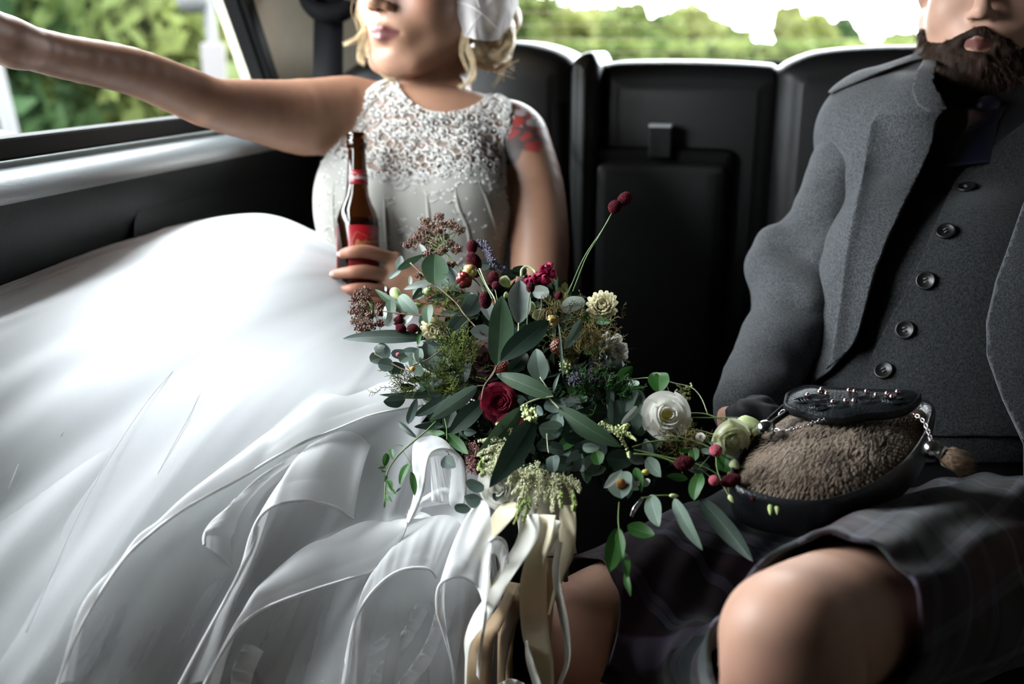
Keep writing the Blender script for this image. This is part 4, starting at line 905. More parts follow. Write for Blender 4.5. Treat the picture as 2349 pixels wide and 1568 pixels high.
for kn, hp_, s in ((KL, HL, 1), (KR, HR, 1)):
    gl += chain([hp_, lerp(hp_, kn, .55), lerp(hp_, kn, .86), kn], [.082, .074, .060, .054], .01)
    a, b = shin(kn, .0); gl += chain([kn+[0, -.012, -.02], lerp(kn, a, .35)+[0, .012, 0], lerp(kn, a, .75)+[0, .02, 0], b], [.055, .047, .052, .034], .01)
    gl += [cone(b+[0, .03, -.045], b+[-.02, -.17, -.065], .034, .026, .03)]
gl += [ell(KL+[-.012, -.022, .012], (.036, .03, .036), .03), ell(KR+[-.01, -.022, .012], (.036, .03, .036), .03)]
GB = blend([gt+gneck, gaR, gaL, gl, headG, ghR, ghL], .014)
lo, hi = bounds(gt+gneck+gaR+gaL+gl+headG+ghR+ghL, .03)
groom = thing('person', 'bearded groom in a grey tweed jacket, waistcoat and dark tartan kilt', 'person', P(2200, 900, 1.3)*[1, 1, 0])
V, Fq = iso(GB, lo, hi, .0042, band=.004, smooth=2)
col = np.tile(np.array([.47, .275, .20]), (len(V), 1))*(1+.10*vn(V, 25)+.06*vn(V, 70, 3))[:, None]
q = (V-HG)@MG/1.13; w_ = np.clip((1-np.hypot(q[:, 0]/.026, (q[:, 2]+.0695)/.0085))*4, 0, 1)*(q[:, 1] > .07); col = col*(1-w_[:, None])+np.array([.12, .035, .03])*w_[:, None]
for kn in (KL, KR):
    w_ = np.exp(-((V-kn-[-.03, -.05, -.02])**2).sum(1)/.05**2)[:, None]*.35; col = col*(1-w_)+np.array([.50, .22, .16])*w_
mesh('body', V, Fq, M_gskin, groom, cols=col)
for q_ in (-1, 1):
    v, f = tube([TG(q_*.014, .093, .020), TG(q_*.030, .092, .026), TG(q_*.047, .079, .021)], [.003, .0036, .002], 6, 8); mesh('eyebrow', v, f, M_beard, groom)
eyes(TG, MG, 1.13, groom, nrm(fwdG))
hp2 = [ell(TG(0, -.030, .055), np.array([.084, .103, .080])*1.13, .02, MG), cut(ell(TG(0, .095, -.01), np.array([.062, .06, .075])*1.13, .02, MG)), cut(ell(TG(0, .02, -.105), np.array([.15, .16, .105])*1.13, .02, MG))]
Vh, Fh = iso(lambda p: sdf(hp2, p)+vn(p, 150, 4)*.003, *bounds(hp2, .02), .005, band=.008); mesh('hair', Vh, Fh, M_beard, groom)
# beard: mass with a gap for the lips, then thousands of single hairs
bp_ = [ell(TG(0, .040, -.118), np.array([.073, .067, .060])*1.13, .02, MG), ell(TG(-.004, .052, -.188), np.array([.066, .056, .068])*1.13, .03, MG), cone(TG(-.059, .020, -.072), TG(-.050, .045, -.10), .020, .024, .02), cone(TG(.059, .020, -.072), TG(.050, .045, -.10), .020, .024, .02),
       cone(TG(-.005, .095, -.0585), TG(-.034, .078, -.078), .0085, .010, .008), cone(TG(.005, .095, -.0585), TG(.034, .078, -.078), .0085, .010, .008), ell(TG(0, .085, -.098), np.array([.030, .022, .020])*1.13, .012, MG),
       cut(ell(TG(0, .100, -.070), np.array([.020, .018, .0056])*1.13, .004, MG))]
fb = lambda p: sdf(bp_, p)+vn(p*[1, 1, .4], 170, 4)*.0030+vn(p, 60, 6)*.003
Vb_, Fb_ = iso(fb, *bounds(bp_, .03), .0038, band=.008); beard = mesh('beard', Vb_, Fb_, M_beard, groom)
idx = RNG.choice(len(Vb_), 4200, replace=False); a0 = Vb_[idx]; e = 1e-3
gn = np.stack([fb(a0+np.eye(3)[j]*e)-fb(a0-np.eye(3)[j]*e) for j in range(3)], 1); gn /= np.linalg.norm(gn, axis=1)[:, None]+1e-9
qq = (a0-HG)@MG/1.13; side = np.sign(qq[:, 0:1])*MG[:, 0][None]*np.clip(np.abs(qq[:, 0:1])*10, 0, 1); dirn = gn*.75+np.array([0, 0, -1.])+side*.35+RNG.normal(size=gn.shape)*.30; dirn /= np.linalg.norm(dirn, axis=1)[:, None]
mb = MB(); ln = RNG.uniform(.008, .020, len(a0))*np.where(qq[:, 2] > -.085, .5, 1)
keep = ~((np.abs(qq[:, 0]) < .022) & (np.abs(qq[:, 2]+.070) < .009))
for a, dd, l, g_, kp in zip(a0, dirn, ln, gn, keep):
    if not kp: continue
    m_ = a+dd*l*.5; t_ = m_+(dd+g_*-.25+np.array([0, 0, -.35]))*l*.5; mb.add(*tube([a-dd*.002, m_, t_], [.00032, .00028, .00010], 3))
mb.build('beard_hair', mat('beard_strand', (.045, .020, .011), .5, .3), beard)['kind'] = 'stuff'
# --- clothes as shells around the body, cut along their real edges
fT = lambda p: sdf(gt, p)
def shell(name, fn, prims, lvl, h, keepf, m, th=.002, parent=groom, h2=None):
    lo_, hi_ = bounds(prims, lvl+.03); V_, F_ = iso(fn, lo_, hi_, h, level=lvl, band=.004)
    if keepf is not None: V_, F_ = clip(V_, F_, keepf(V_))
    return mesh(name, V_, F_, m, parent, mods=[('SOLIDIFY', dict(thickness=th, offset=0))] if th else ()), V_, F_
MIDG = P(2260, 500, 1.39)
fwdb = -EV
front = lambda V_: (V_-MIDG)@fwdb
def cutf(poly, soft=False):              # outside the polygon, or behind the body's middle
    def g(V_):
        px, py, d = proj(V_); a = -inpoly(px, py, poly); fr = front(V_)
        return np.maximum(a, -fr*2000-40)
    return g
def infront(poly):
    def g(V_):
        px, py, d = proj(V_); return np.minimum(inpoly(px, py, poly), front(V_)*2000+120)
    return g
shell('shirt', fT, gt, .0025, .007, None, M_shirt, 0)
shell('shirt_collar', lambda p: np.minimum(sdf(gt+gneck, p), GB(p)+.004), gt+gneck, .0085, .006, lambda V_: np.minimum(proj(V_)[1]-175, 430-proj(V_)[1]), M_shirt, .002)
Vv = [(2150, -60), (2150, 110), (2128, 230), (2150, 320), (2215, 395), (2349, 290), (2480, 190), (2480, -60)]
wv = lambda p: fT(p)+vn(p*[1, 1, 2.2], 14, 5)*.002
_, Vw, Fw = shell('waistcoat', wv, gt, .006, .005, lambda V_: np.minimum(cutf(Vv)(V_), 1060-proj(V_)[1]+0*V_[:, 0]), M_vest, .002)
plk = crv(np.array([(2232, 372), (2190, 420), (2148, 510), (2105, 610), (2050, 715), (1995, 830), (1975, 900), (1975, 1000)], float), 30)
pol = [tuple(q) for q in plk]+[(2500, 1000), (2500, 170), (2349, 282)]
shell('waistcoat_overlap', wv, gt, .0095, .005, infront(pol), M_vest, .002)
# jacket
fold = [(1790, 540, 1.36, 1880, 560, 1.33, .016), (1745, 600, 1.35, 1850, 680, 1.31, .014), (1770, 760, 1.30, 1850, 700, 1.28, .010)]
def sleeve_fn(pr):
    def g(p):
        w = vn(p*[1, 1, 1.7], 13, 4); return sdf(pr, p)-.006*w-.007*np.abs(vn(p*[1.0, 1, 2.2], 17, 8))+.003
    return g
slP = gaR[:-1]+[cone(P(1790, 556, 1.36), P(1890, 585, 1.325), .012, .020, .022), cone(P(1768, 625, 1.35), P(1848, 700, 1.30), .022, .026, .016), cone(P(1930, 400, 1.37), P(1890, 500, 1.35), .03, .03, .02), cut(cone(P(1740, 598, 1.34), P(1860, 650, 1.29), .007, .006, .010)), cut(cone(P(1800, 730, 1.275), P(1720, 745, 1.30), .005, .004, .012))]
shell('sleeve', sleeve_fn(slP), slP, .013, .005, lambda V_: 985-proj(V_)[1]+0*V_[:, 0], M_wool, .002)
shell('sleeve', sleeve_fn(gaL), gaL, .014, .006, None, M_wool, .002)
gtj = gt+[ell(P(2075, 470, 1.365), (.088, .088, .150), .03), ell(P(2010, 720, 1.31), (.070, .085, .150), .03), cone(P(1995, 320, 1.39), P(2090, 330, 1.38), .052, .07, .04)]
fJ = lambda p: sdf(gtj, p)+vn(p*[1, 1, .6], 9, 7)*.003+vn(p*[1.5, 1, .5], 22, 2)*.0012
open_ = [(2150, -60), (2150, 130), (2112, 232), (2150, 262), (2135, 340), (2095, 430), (2050, 520), (2010, 620), (1985, 710), (1965, 780), (1905, 850), (1850, 888), (1800, 915), (1740, 958), (1700, 1000), (1680, 1400), (2349, 1400), (2349, 1020), (2302, 920), (2266, 820), (2262, 740), (2285, 640), (2349, 470), (2430, 350), (2480, 240), (2420, 130), (2420, -60)]
_, Vj, Fj = shell('jacket', fJ, gtj, .0165, .0048, cutf(open_), M_wool, .003)
# skirt of the jacket swung open over the forearm side
lap = [(2015, 262), (1996, 288), (1980, 380), (1960, 480), (1940, 580), (1925, 700), (1915, 770), (1905, 825), (1897, 845), (1955, 792), (1982, 715), (2008, 620), (2048, 520), (2092, 430), (2133, 340), (2150, 268), (2172, 254), (2090, 258)]
def lift_(V_):
    return V_
lapf = lambda line, a, b: (lambda p: fJ(p)-a-b*np.exp(-dline(*proj(p)[:2], line)/34.))
lpe = crv(np.array([(2172, 254), (2090, 257), (2015, 262), (1996, 288), (1980, 380), (1960, 480), (1940, 580), (1925, 700), (1915, 770), (1905, 820)], float), 40)
_, Vlp, Flp = shell('lapel', lapf(lpe, .007, .015), gtj, .0165, .004, infront([tuple(q) for q in crv(np.array(lap, float), 90)]), M_wool, .003)
h_, n_ = drape(Vlp, Flp, lpe+[4, 3]); g_ = [a for a in h_ if a is not None]; mesh('lapel_edge', *tube(g_, .0016, 6), M_wool, groom)
h_, n_ = drape(Vj, Fj, crv(np.array([(1902, 215), (1893, 290), (1884, 400), (1876, 500), (1880, 560), (1890, 610)], float), 30)); g_ = [a-b*.001 for a, b in zip(h_, n_) if a is not None]
if len(g_) > 5: mesh('armhole_seam', *tube(g_, .0018, 6), M_vest, groom)
h_, n_ = drape(Vw, Fw, [(2120, 560)])
h_, n_ = drape(Vj, Fj, crv(np.array([(2128, 345), (2090, 432), (2046, 520), (2006, 620), (1980, 710), (1958, 778), (1900, 847), (1846, 884), (1796, 911)], float)+[-9, -3], 60)); g_ = [a+b*.0005 for a, b in zip(h_, n_) if a is not None]
if len(g_) > 5: mesh('front_edge', *tube(g_, .0021, 6), M_wool, groom)
lapR = [(2349, 462), (2288, 636), (2264, 742), (2264, 815), (2300, 915), (2349, 1010), (2440, 1010), (2440, 420)]
shell('lapel', fJ, gtj, .0255, .005, infront(lapR), M_wool, .004)
colp = [(2100, 170), (2092, 205), (2104, 238), (2135, 258), (2172, 252), (2160, 225), (2140, 190), (2150, 140), (2118, 140)]
shell('collar', fJ, gtj, .027, .0045, infront(colp), M_wool, .003)
ep = [(2124, 104), (2124, 132), (2060, 152), (1990, 178), (1935, 200), (1905, 214), (1893, 208), (1930, 178), (1985, 148), (2050, 122)]
shell('shoulder_strap', fJ, gtj, .0215, .004, lambda V_: inpoly(proj(V_)[0], proj(V_)[1], ep), M_wool, .003)
def button(c, n_, r, name='button', parent=groom):
    n_ = nrm(n_); v, f = lathe([(.0001, .0000), (r*.92, 0), (r, r*.12), (r*.95, r*.3), (r*.78, r*.28), (r*.7, r*.18), (.0001, r*.18)], c, n_, 24, False); o = mesh(name, v, f, M_horn, parent)
    a = nrm(np.cross(n_, [1, 0, 0])); b = np.cross(n_, a); mb = MB()
    for i in (-1, 1): mb.add(*tube([c+n_*r*.2+a*i*r*.18-b*r*.2, c+n_*r*.32+a*i*r*.18, c+n_*r*.2+a*i*r*.18+b*r*.2], r*.06, 4))
    mb.build('stitch', M_thread, o); return o
bts = [(2217, 440), (2171, 538), (2126, 646), (2079, 758), (2031, 855)]
h_, n_ = drape(*shell_v if False else (Vw, Fw), bts)
for a, b in zip(h_, n_):
    if a is not None: button(a+b*.0055, b, .0115)
h_, n_ = drape(Vj, Fj, [(2098, 122), (1862, 838)])
if h_[0] is not None: button(h_[0]+n_[0]*.0055+[0, 0, .001], n_[0]+np.array([0, 0, .5]), .010)
# buttonhole and loose thread at the jacket edge
b0_, bn = drape(Vj, Fj, [(1845, 858), (1858, 846), (1872, 830), (1886, 812)]); b0_ = [a+b*.001 for a, b in zip(b0_, bn) if a is not None]
if len(b0_) > 2: mesh('buttonhole', *tube(b0_, [.0015, .003, .003, .001], 6, 10), M_horn, groom)
# edge stitching along the jacket front
for l_, nm_ in (([(1900, 845), (1850, 880), (1790, 920), (1750, 950)], 'jacket_hem'), ):
    e_, en = drape(Vj, Fj, crv(np.array([(a-7, b-5) for a, b in l_], float), 30)); g_ = [a+b*.001 for a, b in zip(e_, en) if a is not None]
    if len(g_) > 4: mesh(nm_, *tube(g_, .0022, 6), M_wool, groom)
# tie
tp = PP([(2228, 268, 1.245), (2240, 300, 1.238), (2228, 350, 1.234), (2222, 400, 1.232)])
h_, n_ = drape(Vw, Fw, [(2230, 405)])
kt = [(2262, 262), (2250, 300), (2232, 345), (2222, 388)]
fs2, Fs2 = iso(fT, *bounds(gt, .03), .010, level=.003, band=.004); h_, n_ = drape(fs2, Fs2, kt)
mb = MB()
if all(x is not None for x in h_):
    w__ = [.026, .020, .028, .030]; cc = [a+b*.010 for a, b in zip(h_, n_)]; q = crv(np.array(cc), 16); ww = np.interp(np.linspace(0, 1, 16), [0, .33, .66, 1], w__)
    Vq = np.array([q[i]+np.array([1, -.1, .1])*ww[i]*s+np.array([0, -1, .2])*.006*(1-s*s) for i in range(16) for s in np.linspace(-1, 1, 9)]); mb.add(Vq, grid_faces(16, 9)); v, f = ICO2; mb.add(v*[.018, .012, .016]+q[0]+[0, -.004, 0], f)
    mb.build('tie', M_tie, groom, mods=[('SOLIDIFY', dict(thickness=.002))])
# kilt
def tartan():
    m, nt, N, L, b = NM('dark_tartan'); a = N.new('ShaderNodeAttribute'); a.attribute_name = 'Col'; sp_ = N.new('ShaderNodeSeparateColor'); L.new(a.outputs['Color'], sp_.inputs[0])
    base = (.005, .006, .0075, 1); prev = None
    def stripe(sock, period, off, wd, soft=.25):
        x = N.new('ShaderNodeMath'); x.operation = 'MULTIPLY'; x.inputs[1].default_value = 1/period; L.new(sock, x.inputs[0]); y = N.new('ShaderNodeMath'); y.operation = 'ADD'; y.inputs[1].default_value = off; L.new(x.outputs[0], y.inputs[0])
        fr = N.new('ShaderNodeMath'); fr.operation = 'PINGPONG'; fr.inputs[1].default_value = .5; L.new(y.outputs[0], fr.inputs[0]); mr = N.new('ShaderNodeMapRange'); mr.inputs[1].default_value = wd; mr.inputs[2].default_value = wd*(1-soft); mr.inputs[3].default_value = 0; mr.inputs[4].default_value = 1; L.new(fr.outputs[0], mr.inputs[0]); return mr.outputs[0]
    cur = None
    for sock in (sp_.outputs[0], sp_.outputs[1]):
        for per, off, wd, c in ((.115, .0, .20, (.030, .038, .036, 1)), (.115, .5, .16, (.050, .018, .028, 1)), (.115, .25, .045, (.17, .15, .22, 1)), (.115, .68, .03, (.10, .10, .13, 1)), (.115, .74, .03, (.10, .10, .13, 1))):
            s = stripe(sock, per, off, wd); k = N.new('ShaderNodeMath'); k.operation = 'MULTIPLY'; k.inputs[1].default_value = .30; L.new(s, k.inputs[0])
            mx = N.new('ShaderNodeMix'); mx.data_type = 'RGBA'; L.new(k.outputs[0], mx.inputs[0]); mx.inputs[7].default_value = c
            if cur is None: mx.inputs[6].default_value = base
            else: L.new(cur, mx.inputs[6])
            cur = mx.outputs[2]
    L.new(cur, b.inputs['Base Color']); b.inputs['Roughness'].default_value = .9; b.inputs['Specular IOR Level'].default_value = .15; b.inputs['Sheen Weight'].default_value = .15; return m
M_tartan = tartan()
kl = chain([HL, lerp(HL, KL, .5), lerp(HL, KL, .80), lerp(HL, KL, .98)], [.094, .084, .070, .062], .01); kr = chain([HR, lerp(HR, KR, .5), lerp(HR, KR, .80), lerp(HR, KR, .98)], [.094, .082, .072, .064], .01)
mid = [cone(lerp(HL, HR, .5)+[0, 0, -.02], lerp(KL, KR, .5)*.35+lerp(HL, HR, .5)*.65-[0, 0, .05], .10, .06, .10)]
web = [cone(lerp(HL, KL, .86)+[-.03, 0, -.03], lerp(HR, KR, .8)+[.03, 0, -.06], .022, .022, .06), cone(lerp(HL, KL, .6)+[0, 0, -.02], lerp(HR, KR, .55)+[0, 0, -.05], .03, .03, .07), cone(lerp(HL, KL, .95)+[-.05, .02, -.05], lerp(HR, KR, .8)+[.05, 0, -.10], .015, .015, .05)]
kp_ = kl+kr+mid+web
dL = nrm(KL-HL); uL = nrm(np.cross(dL, [0, 0, 1.])); wL = np.cross(uL, dL)
def kfn(p):
    a = (p-HL)@uL; return sdf(kp_, p)+.0025*np.sin(a*150+vn(p, 12)*2)+vn(p, 10, 3)*.004
hemL = HL+(KL-HL)*.90; hemR = HR+(KR-HR)*.99; dR = nrm(KR-HR)
def kkeep(V_):
    px, py, d = proj(V_); a = (hemL-V_)@nrm(dL+np.array([.20, 0, .25])); b = (hemR-V_)@nrm(dR+np.array([0, 0, .45])); lf = px > 1600+(py-1250)*.1; r_ = np.where(lf, a, b); return np.maximum(r_, sdf(kl+kr, V_)-.014)
lo_, hi_ = bounds(kp_, .05); Vk, Fk = iso(kfn, lo_, hi_, .006, level=.006, band=.006); Vk, Fk = clip(Vk, Fk, kkeep(Vk))
s_ = (Vk-HL)@dL; th = np.arctan2((Vk-HL-s_[:, None]*dL)@uL, (Vk-HL-s_[:, None]*dL)@wL)*.085
kilt = mesh('kilt', Vk, Fk, M_tartan, groom, cols=np.stack([s_+1+.35*th, th+1+.15*s_, th*0], 1), mods=[('SOLIDIFY', dict(thickness=.004, offset=0))])
# black cloth pushed up between the jacket and the sporran
v, f = ico((0, 0, 0), 1, 4); v = np.array(v)*[.035, .03, .026]*(1+.25*vn(v, 2.2, 4))[:, None]+P(1738, 962, 1.13); mesh('cloth_bunch', v, f, M_shirt, groom)

# ---------------------------------------------------------------- sporran
O_ = P(1790, 935, 1.060); a_ = P(2110, 935, 1.030); c_ = P(1890, 1150, .925)
su = nrm(a_-O_); sn = nrm(np.cross(su, c_-O_)); sn = sn if sn@(np.array([0, 0, CZ])-O_) > 0 else -sn; sv = np.cross(sn, su); sv = sv if sv@(c_-O_) > 0 else -sv
def on(px, py, lift=0.0):
    r = ray(px, py); o = np.array([0, 0, CZ]); t = ((O_+sn*lift-o)@sn)/(r@sn); return o+r*t
sporran = thing('sporran', 'fur-fronted sporran with a black studded leather flap on the groom\'s lap', 'pouch', O_)
outp = [(1815, 925), (1775, 960), (1735, 1000), (1700, 1050), (1688, 1090), (1705, 1120), (1760, 1138), (1820, 1148), (1890, 1147), (1960, 1128), (2020, 1098), (2070, 1060), (2105, 1015), (2122, 975), (2115, 930), (1960, 915)]
q = crv(np.array(outp+outp[:2], float), 90)[:-6]; ring = np.array([on(x, y) for x, y in q]); c = ring.mean(0); n = len(ring)
rings_ = [c+(ring-c)*s+sn*h for s, h in ((1.0, -.045), (1.06, -.038), (1.08, -.015), (1.075, -.002), (1.05, .004), (1.02, .003), (1.0, -.002), (.985, -.004))]
v = np.concatenate(rings_); f = grid_faces(len(rings_), n, True)+[list(range(n))[::-1]]
f = [[i % (n*len(rings_)) for i in q_] for q_ in f]; mesh('leather_pouch', v, f, M_blackleather, sporran)['label'] = 'smooth black leather rim and back'
# domed fur front
rr = [1., .92, .8, .65, .5, .35, .2, .08]; dome = [c+(ring-c)*s*.99+sn*(-.004+.020*(1-s**2.2)) for s in rr]; v = np.concatenate(dome); f = grid_faces(len(rr), n, True)+[[(len(rr)-1)*n+j for j in range(n)]]
M_hide = mat('fur_hide', (.10, .068, .045), .9, .1, var=.4, vscale=60); fur = mesh('fur_front', v, f, M_hide, sporran)
NF = 15000; th_ = RNG.integers(0, n, NF); ss = np.sqrt(RNG.uniform(0, 1, NF)); base = c+(ring[th_]-c)*(ss*.95)[:, None]+sn*(-.004+.020*(1-ss**2.2))[:, None]
flow = nrm(sv*1.0-su*.55)
dd = flow+sn*.28+RNG.normal(size=(NF, 3))*.13+ (ring[th_]-c)/.12*(ss**2)[:, None]*.08; dd /= np.linalg.norm(dd, axis=1)[:, None]; L_ = RNG.uniform(.009, .018, NF)[:, None]*(1-.65*ss**5)[:, None]; wd = np.cross(dd, sn); wd /= np.linalg.norm(wd, axis=1)[:, None]; wd *= .00055
p0, p1 = base-sn*.001, base+dd*L_*.6; p2 = base+dd*L_-sn*L_*.22
V_ = np.stack([p0-wd, p0+wd, p1+wd*.7, p1-wd*.7, p2], 1).reshape(-1, 3); k_ = np.arange(NF)[:, None]*5
f4 = (k_+[0, 1, 2, 3]).tolist(); f3 = (k_+[3, 2, 4]).tolist()
tone = np.clip(.5+.5*vn(base, 45, 3)+RNG.normal(size=NF)*.28, 0, 1)[:, None]; cc_ = np.array([.06, .035, .02])*(1-tone)+np.array([.36, .27, .20])*tone
M_fur = attr_mat('brown_fur', 'Col', .6, spec=.2, sheen=.2); mesh('fur_hair', V_, f4+f3, M_fur, fur, cols=np.repeat(cc_, 5, 0))['kind'] = 'stuff'
# flap
fo = [(1803, 908), (1800, 928), (1818, 940), (1850, 948), (1880, 958), (1905, 962), (1940, 962), (1990, 952), (2040, 948), (2075, 940), (2100, 925), (2112, 908), (2095, 900), (2060, 900), (1980, 896), (1900, 892), (1850, 888), (1822, 896)]
q = crv(np.array(fo+fo[:2], float), 80)[:-5]; n = len(q)
def flat_pt(x, y, h): return on(x, y, .026)+sn*h
rg = np.array([flat_pt(x, y, 0) for x, y in q]); c2 = rg.mean(0); prof_ = [(1.01, -.007), (1.02, -.003), (1.01, .002), (.985, .0035), (.965, .0015), (.955, .002), (.5, .004)]
v = np.concatenate([c2+(rg-c2)*s+sn*h for s, h in prof_]); f = grid_faces(len(prof_), n, True)+[list(range(n))[::-1], [(len(prof_)-1)*n+j for j in range(n)]]
flap = mesh('flap', v, f, mat('flap_leather', (.008, .010, .012), .48, .35, bump=.5, bscale=420), sporran)
mb = MB()
for cx, cy, rr_ in ((1870, 922, 1.), (1925, 935, .8), (1880, 940, .7), (1985, 925, .9), (2050, 925, .8), (1840, 925, .6)):
    for k in range(3):
        pts = [flat_pt(cx+math.cos(t)*(26-6*k)*rr_*(1+.3*math.cos(2*t)), cy+math.sin(t)*(11-2.6*k)*rr_, .0040) for t in np.linspace(.3, 5.8, 26)]; mb.add(*tube(pts, .0008, 4))
mb.build('tooled_knotwork', M_blackleather, flap)
M_stud = mat('pink_silver_stud', (.75, .52, .52), .25, .5, metal=1)
for x, y in [(1852, 914), (1880, 907), (1884, 901), (1896, 911), (1910, 930), (1939, 927), (1958, 928), (1947, 904), (1960, 906), (1987, 906), (2009, 914), (2034, 911), (2045, 918), (2058, 907)]:
    v, f = ICO2; mesh('stud', v*.0026+flat_pt(x, y, .0045), f, M_stud, flap)
def links(pts, m, r=.0021, w=.00048, parent=None, name='chain'):
    L_ = crv(PP(pts), 200); d_ = np.concatenate([[0], np.cumsum(np.linalg.norm(np.diff(L_, axis=0), axis=1))]); n_ = int(d_[-1]/(r*1.75)); mb = MB()
    for k in range(n_):
        s = (k+.5)/n_*d_[-1]; p = np.array([np.interp(s, d_, L_[:, j]) for j in range(3)]); t = nrm(np.array([np.interp(min(s+.002, d_[-1]), d_, L_[:, j]) for j in range(3)])-np.array([np.interp(max(0, s-.002), d_, L_[:, j]) for j in range(3)]))
        a = nrm(np.cross(t, sn+(.8 if k % 2 else -.8)*np.cross(t, sn))); mb.add(*tube([p+t*math.cos(x)*r*1.25+a*math.sin(x)*r*.8 for x in np.linspace(0, 2*math.pi, 11)[:-1]], w, 5, closed=True))
    return mb.build(name, m, parent)
M_chain = mat('pewter_chain', (.55, .50, .50), .25, .5, metal=1)
links([(1770, 984, 0.992), (1800, 987, 0.984), (1840, 978, 0.984), (1875, 966, 0.986), (1905, 958, 0.992)], M_chain, parent=sporran)
links([(1785, 952, 1.022), (1792, 944, 1.022), (1812, 942, 1.017)], M_chain, parent=sporran)
links([(2095, 948, 0.982), (2115, 962, 0.972), (2128, 985, 0.962), (2136, 1010, 0.952), (2140, 1030, 0.947)], M_chain, parent=sporran)
v, f = tube(PP([(1762, 976, 1.007), (1806, 946, 1.017)]), .0030, 8); mesh('tassel_cord', v, f, M_horn, sporran)
def tassel(cap, end, rad, lab):
    ax_ = nrm(end-cap); v, f = lathe([(.001, -.009), (.006, -.008), (.0098, -.002), (.0098, .004), (.0075, .007), (.009, .010), (.008, .013), (.001, .0135)], cap, ax_, 24); t_ = mesh('tassel_cap', v, f, M_chrome, sporran); t_['label'] = lab
    mb = MB(); l = np.linalg.norm(end-cap)
    for k in range(420):
        o = RNG.normal(size=3)*rad; o -= ax_*(o@ax_); s = RNG.uniform(.8, 1.15); mb.add(*tube([cap+ax_*.01+o*.4, cap+ax_*l*.5*s+o*1.1+RNG.normal(size=3)*.001, cap+ax_*l*s+o*1.5+RNG.normal(size=3)*.0015], [.0004, .0004, .00015], 3))
    mb.build('tassel_hair', mat('tassel_fur', (.16, .105, .065), .6, .3, var=.6, vscale=300), t_)['kind'] = 'stuff'
tassel(P(1757, 984, .998), P(1688, 1022, 1.045), .0028, 'chrome ball cap of the near tassel'); tassel(P(2137, 1030, .955), P(2222, 1070, .93), .0030, 'chrome ball cap of the far tassel')
# ================================================================ the bouquet
def leafmat(n, c, back=None, rough=.5, trans=.22, fuzz=0):
    m, nt, N, L, b = NM(n); a = N.new('ShaderNodeAttribute'); a.attribute_name = 'Col'; sp_ = N.new('ShaderNodeSeparateColor'); L.new(a.outputs['Color'], sp_.inputs[0])
    tc = N.new('ShaderNodeTexCoord'); n1 = N.new('ShaderNodeTexNoise'); n1.inputs['Scale'].default_value = 55; n1.inputs['Detail'].default_value = 4; L.new(tc.outputs['Object'], n1.inputs[0])
    m1 = N.new('ShaderNodeMix'); m1.data_type = 'RGBA'; m1.inputs[6].default_value = (*[x*.72 for x in c], 1); m1.inputs[7].default_value = (*[min(1, x*1.35) for x in c], 1); L.new(n1.outputs[0], m1.inputs[0])
    m2 = N.new('ShaderNodeMix'); m2.data_type = 'RGBA'; L.new(sp_.outputs[0], m2.inputs[0]); L.new(m1.outputs[2], m2.inputs[6]); m2.inputs[7].default_value = (*[min(1, x*1.7+.05) for x in c], 1)
    L.new(m2.outputs[2], b.inputs['Base Color']); b.inputs['Roughness'].default_value = rough; b.inputs['Specular IOR Level'].default_value = .4; b.inputs['Sheen Weight'].default_value = fuzz
    t = N.new('ShaderNodeBsdfTranslucent'); L.new(m2.outputs[2], t.inputs[0]); ms = N.new('ShaderNodeMixShader'); ms.inputs[0].default_value = trans; L.new(b.outputs[0], ms.inputs[1]); L.new(t.outputs[0], ms.inputs[2]); L.new(ms.outputs[0], N['Material Output'].inputs[0]); return m
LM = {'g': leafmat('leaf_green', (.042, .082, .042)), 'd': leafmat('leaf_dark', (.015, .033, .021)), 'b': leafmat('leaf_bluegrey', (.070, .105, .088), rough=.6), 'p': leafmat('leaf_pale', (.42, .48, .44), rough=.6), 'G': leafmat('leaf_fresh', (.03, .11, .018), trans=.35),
      'f': leafmat('leaf_fuzzy', (.15, .18, .165), rough=.9, fuzz=.6), 'o': leafmat('leaf_olive', (.12, .12, .03)), 'c': leafmat('leaf_greygreen', (.11, .16, .12), rough=.6)}
M_stem = mat('green_stem', (.10, .16, .045), .5, .4); M_stemb = mat('woody_stem', (.14, .085, .045), .5, .4); M_pale = mat('pale_stem', (.38, .42, .24), .5)
BC = P(1240, 1000, 1.10)
bq = thing('bridal_bouquet', 'loose bridal bouquet of eucalyptus, cream dahlias and burgundy flowers tied with ribbons', 'bouquet', P(1230, 1150, 1.05))
def db(x, y): return 1.075+.00034*(880-y)+.00010*max(0, 1150-x)-.00003*max(0, x-1350)
MEM = {}
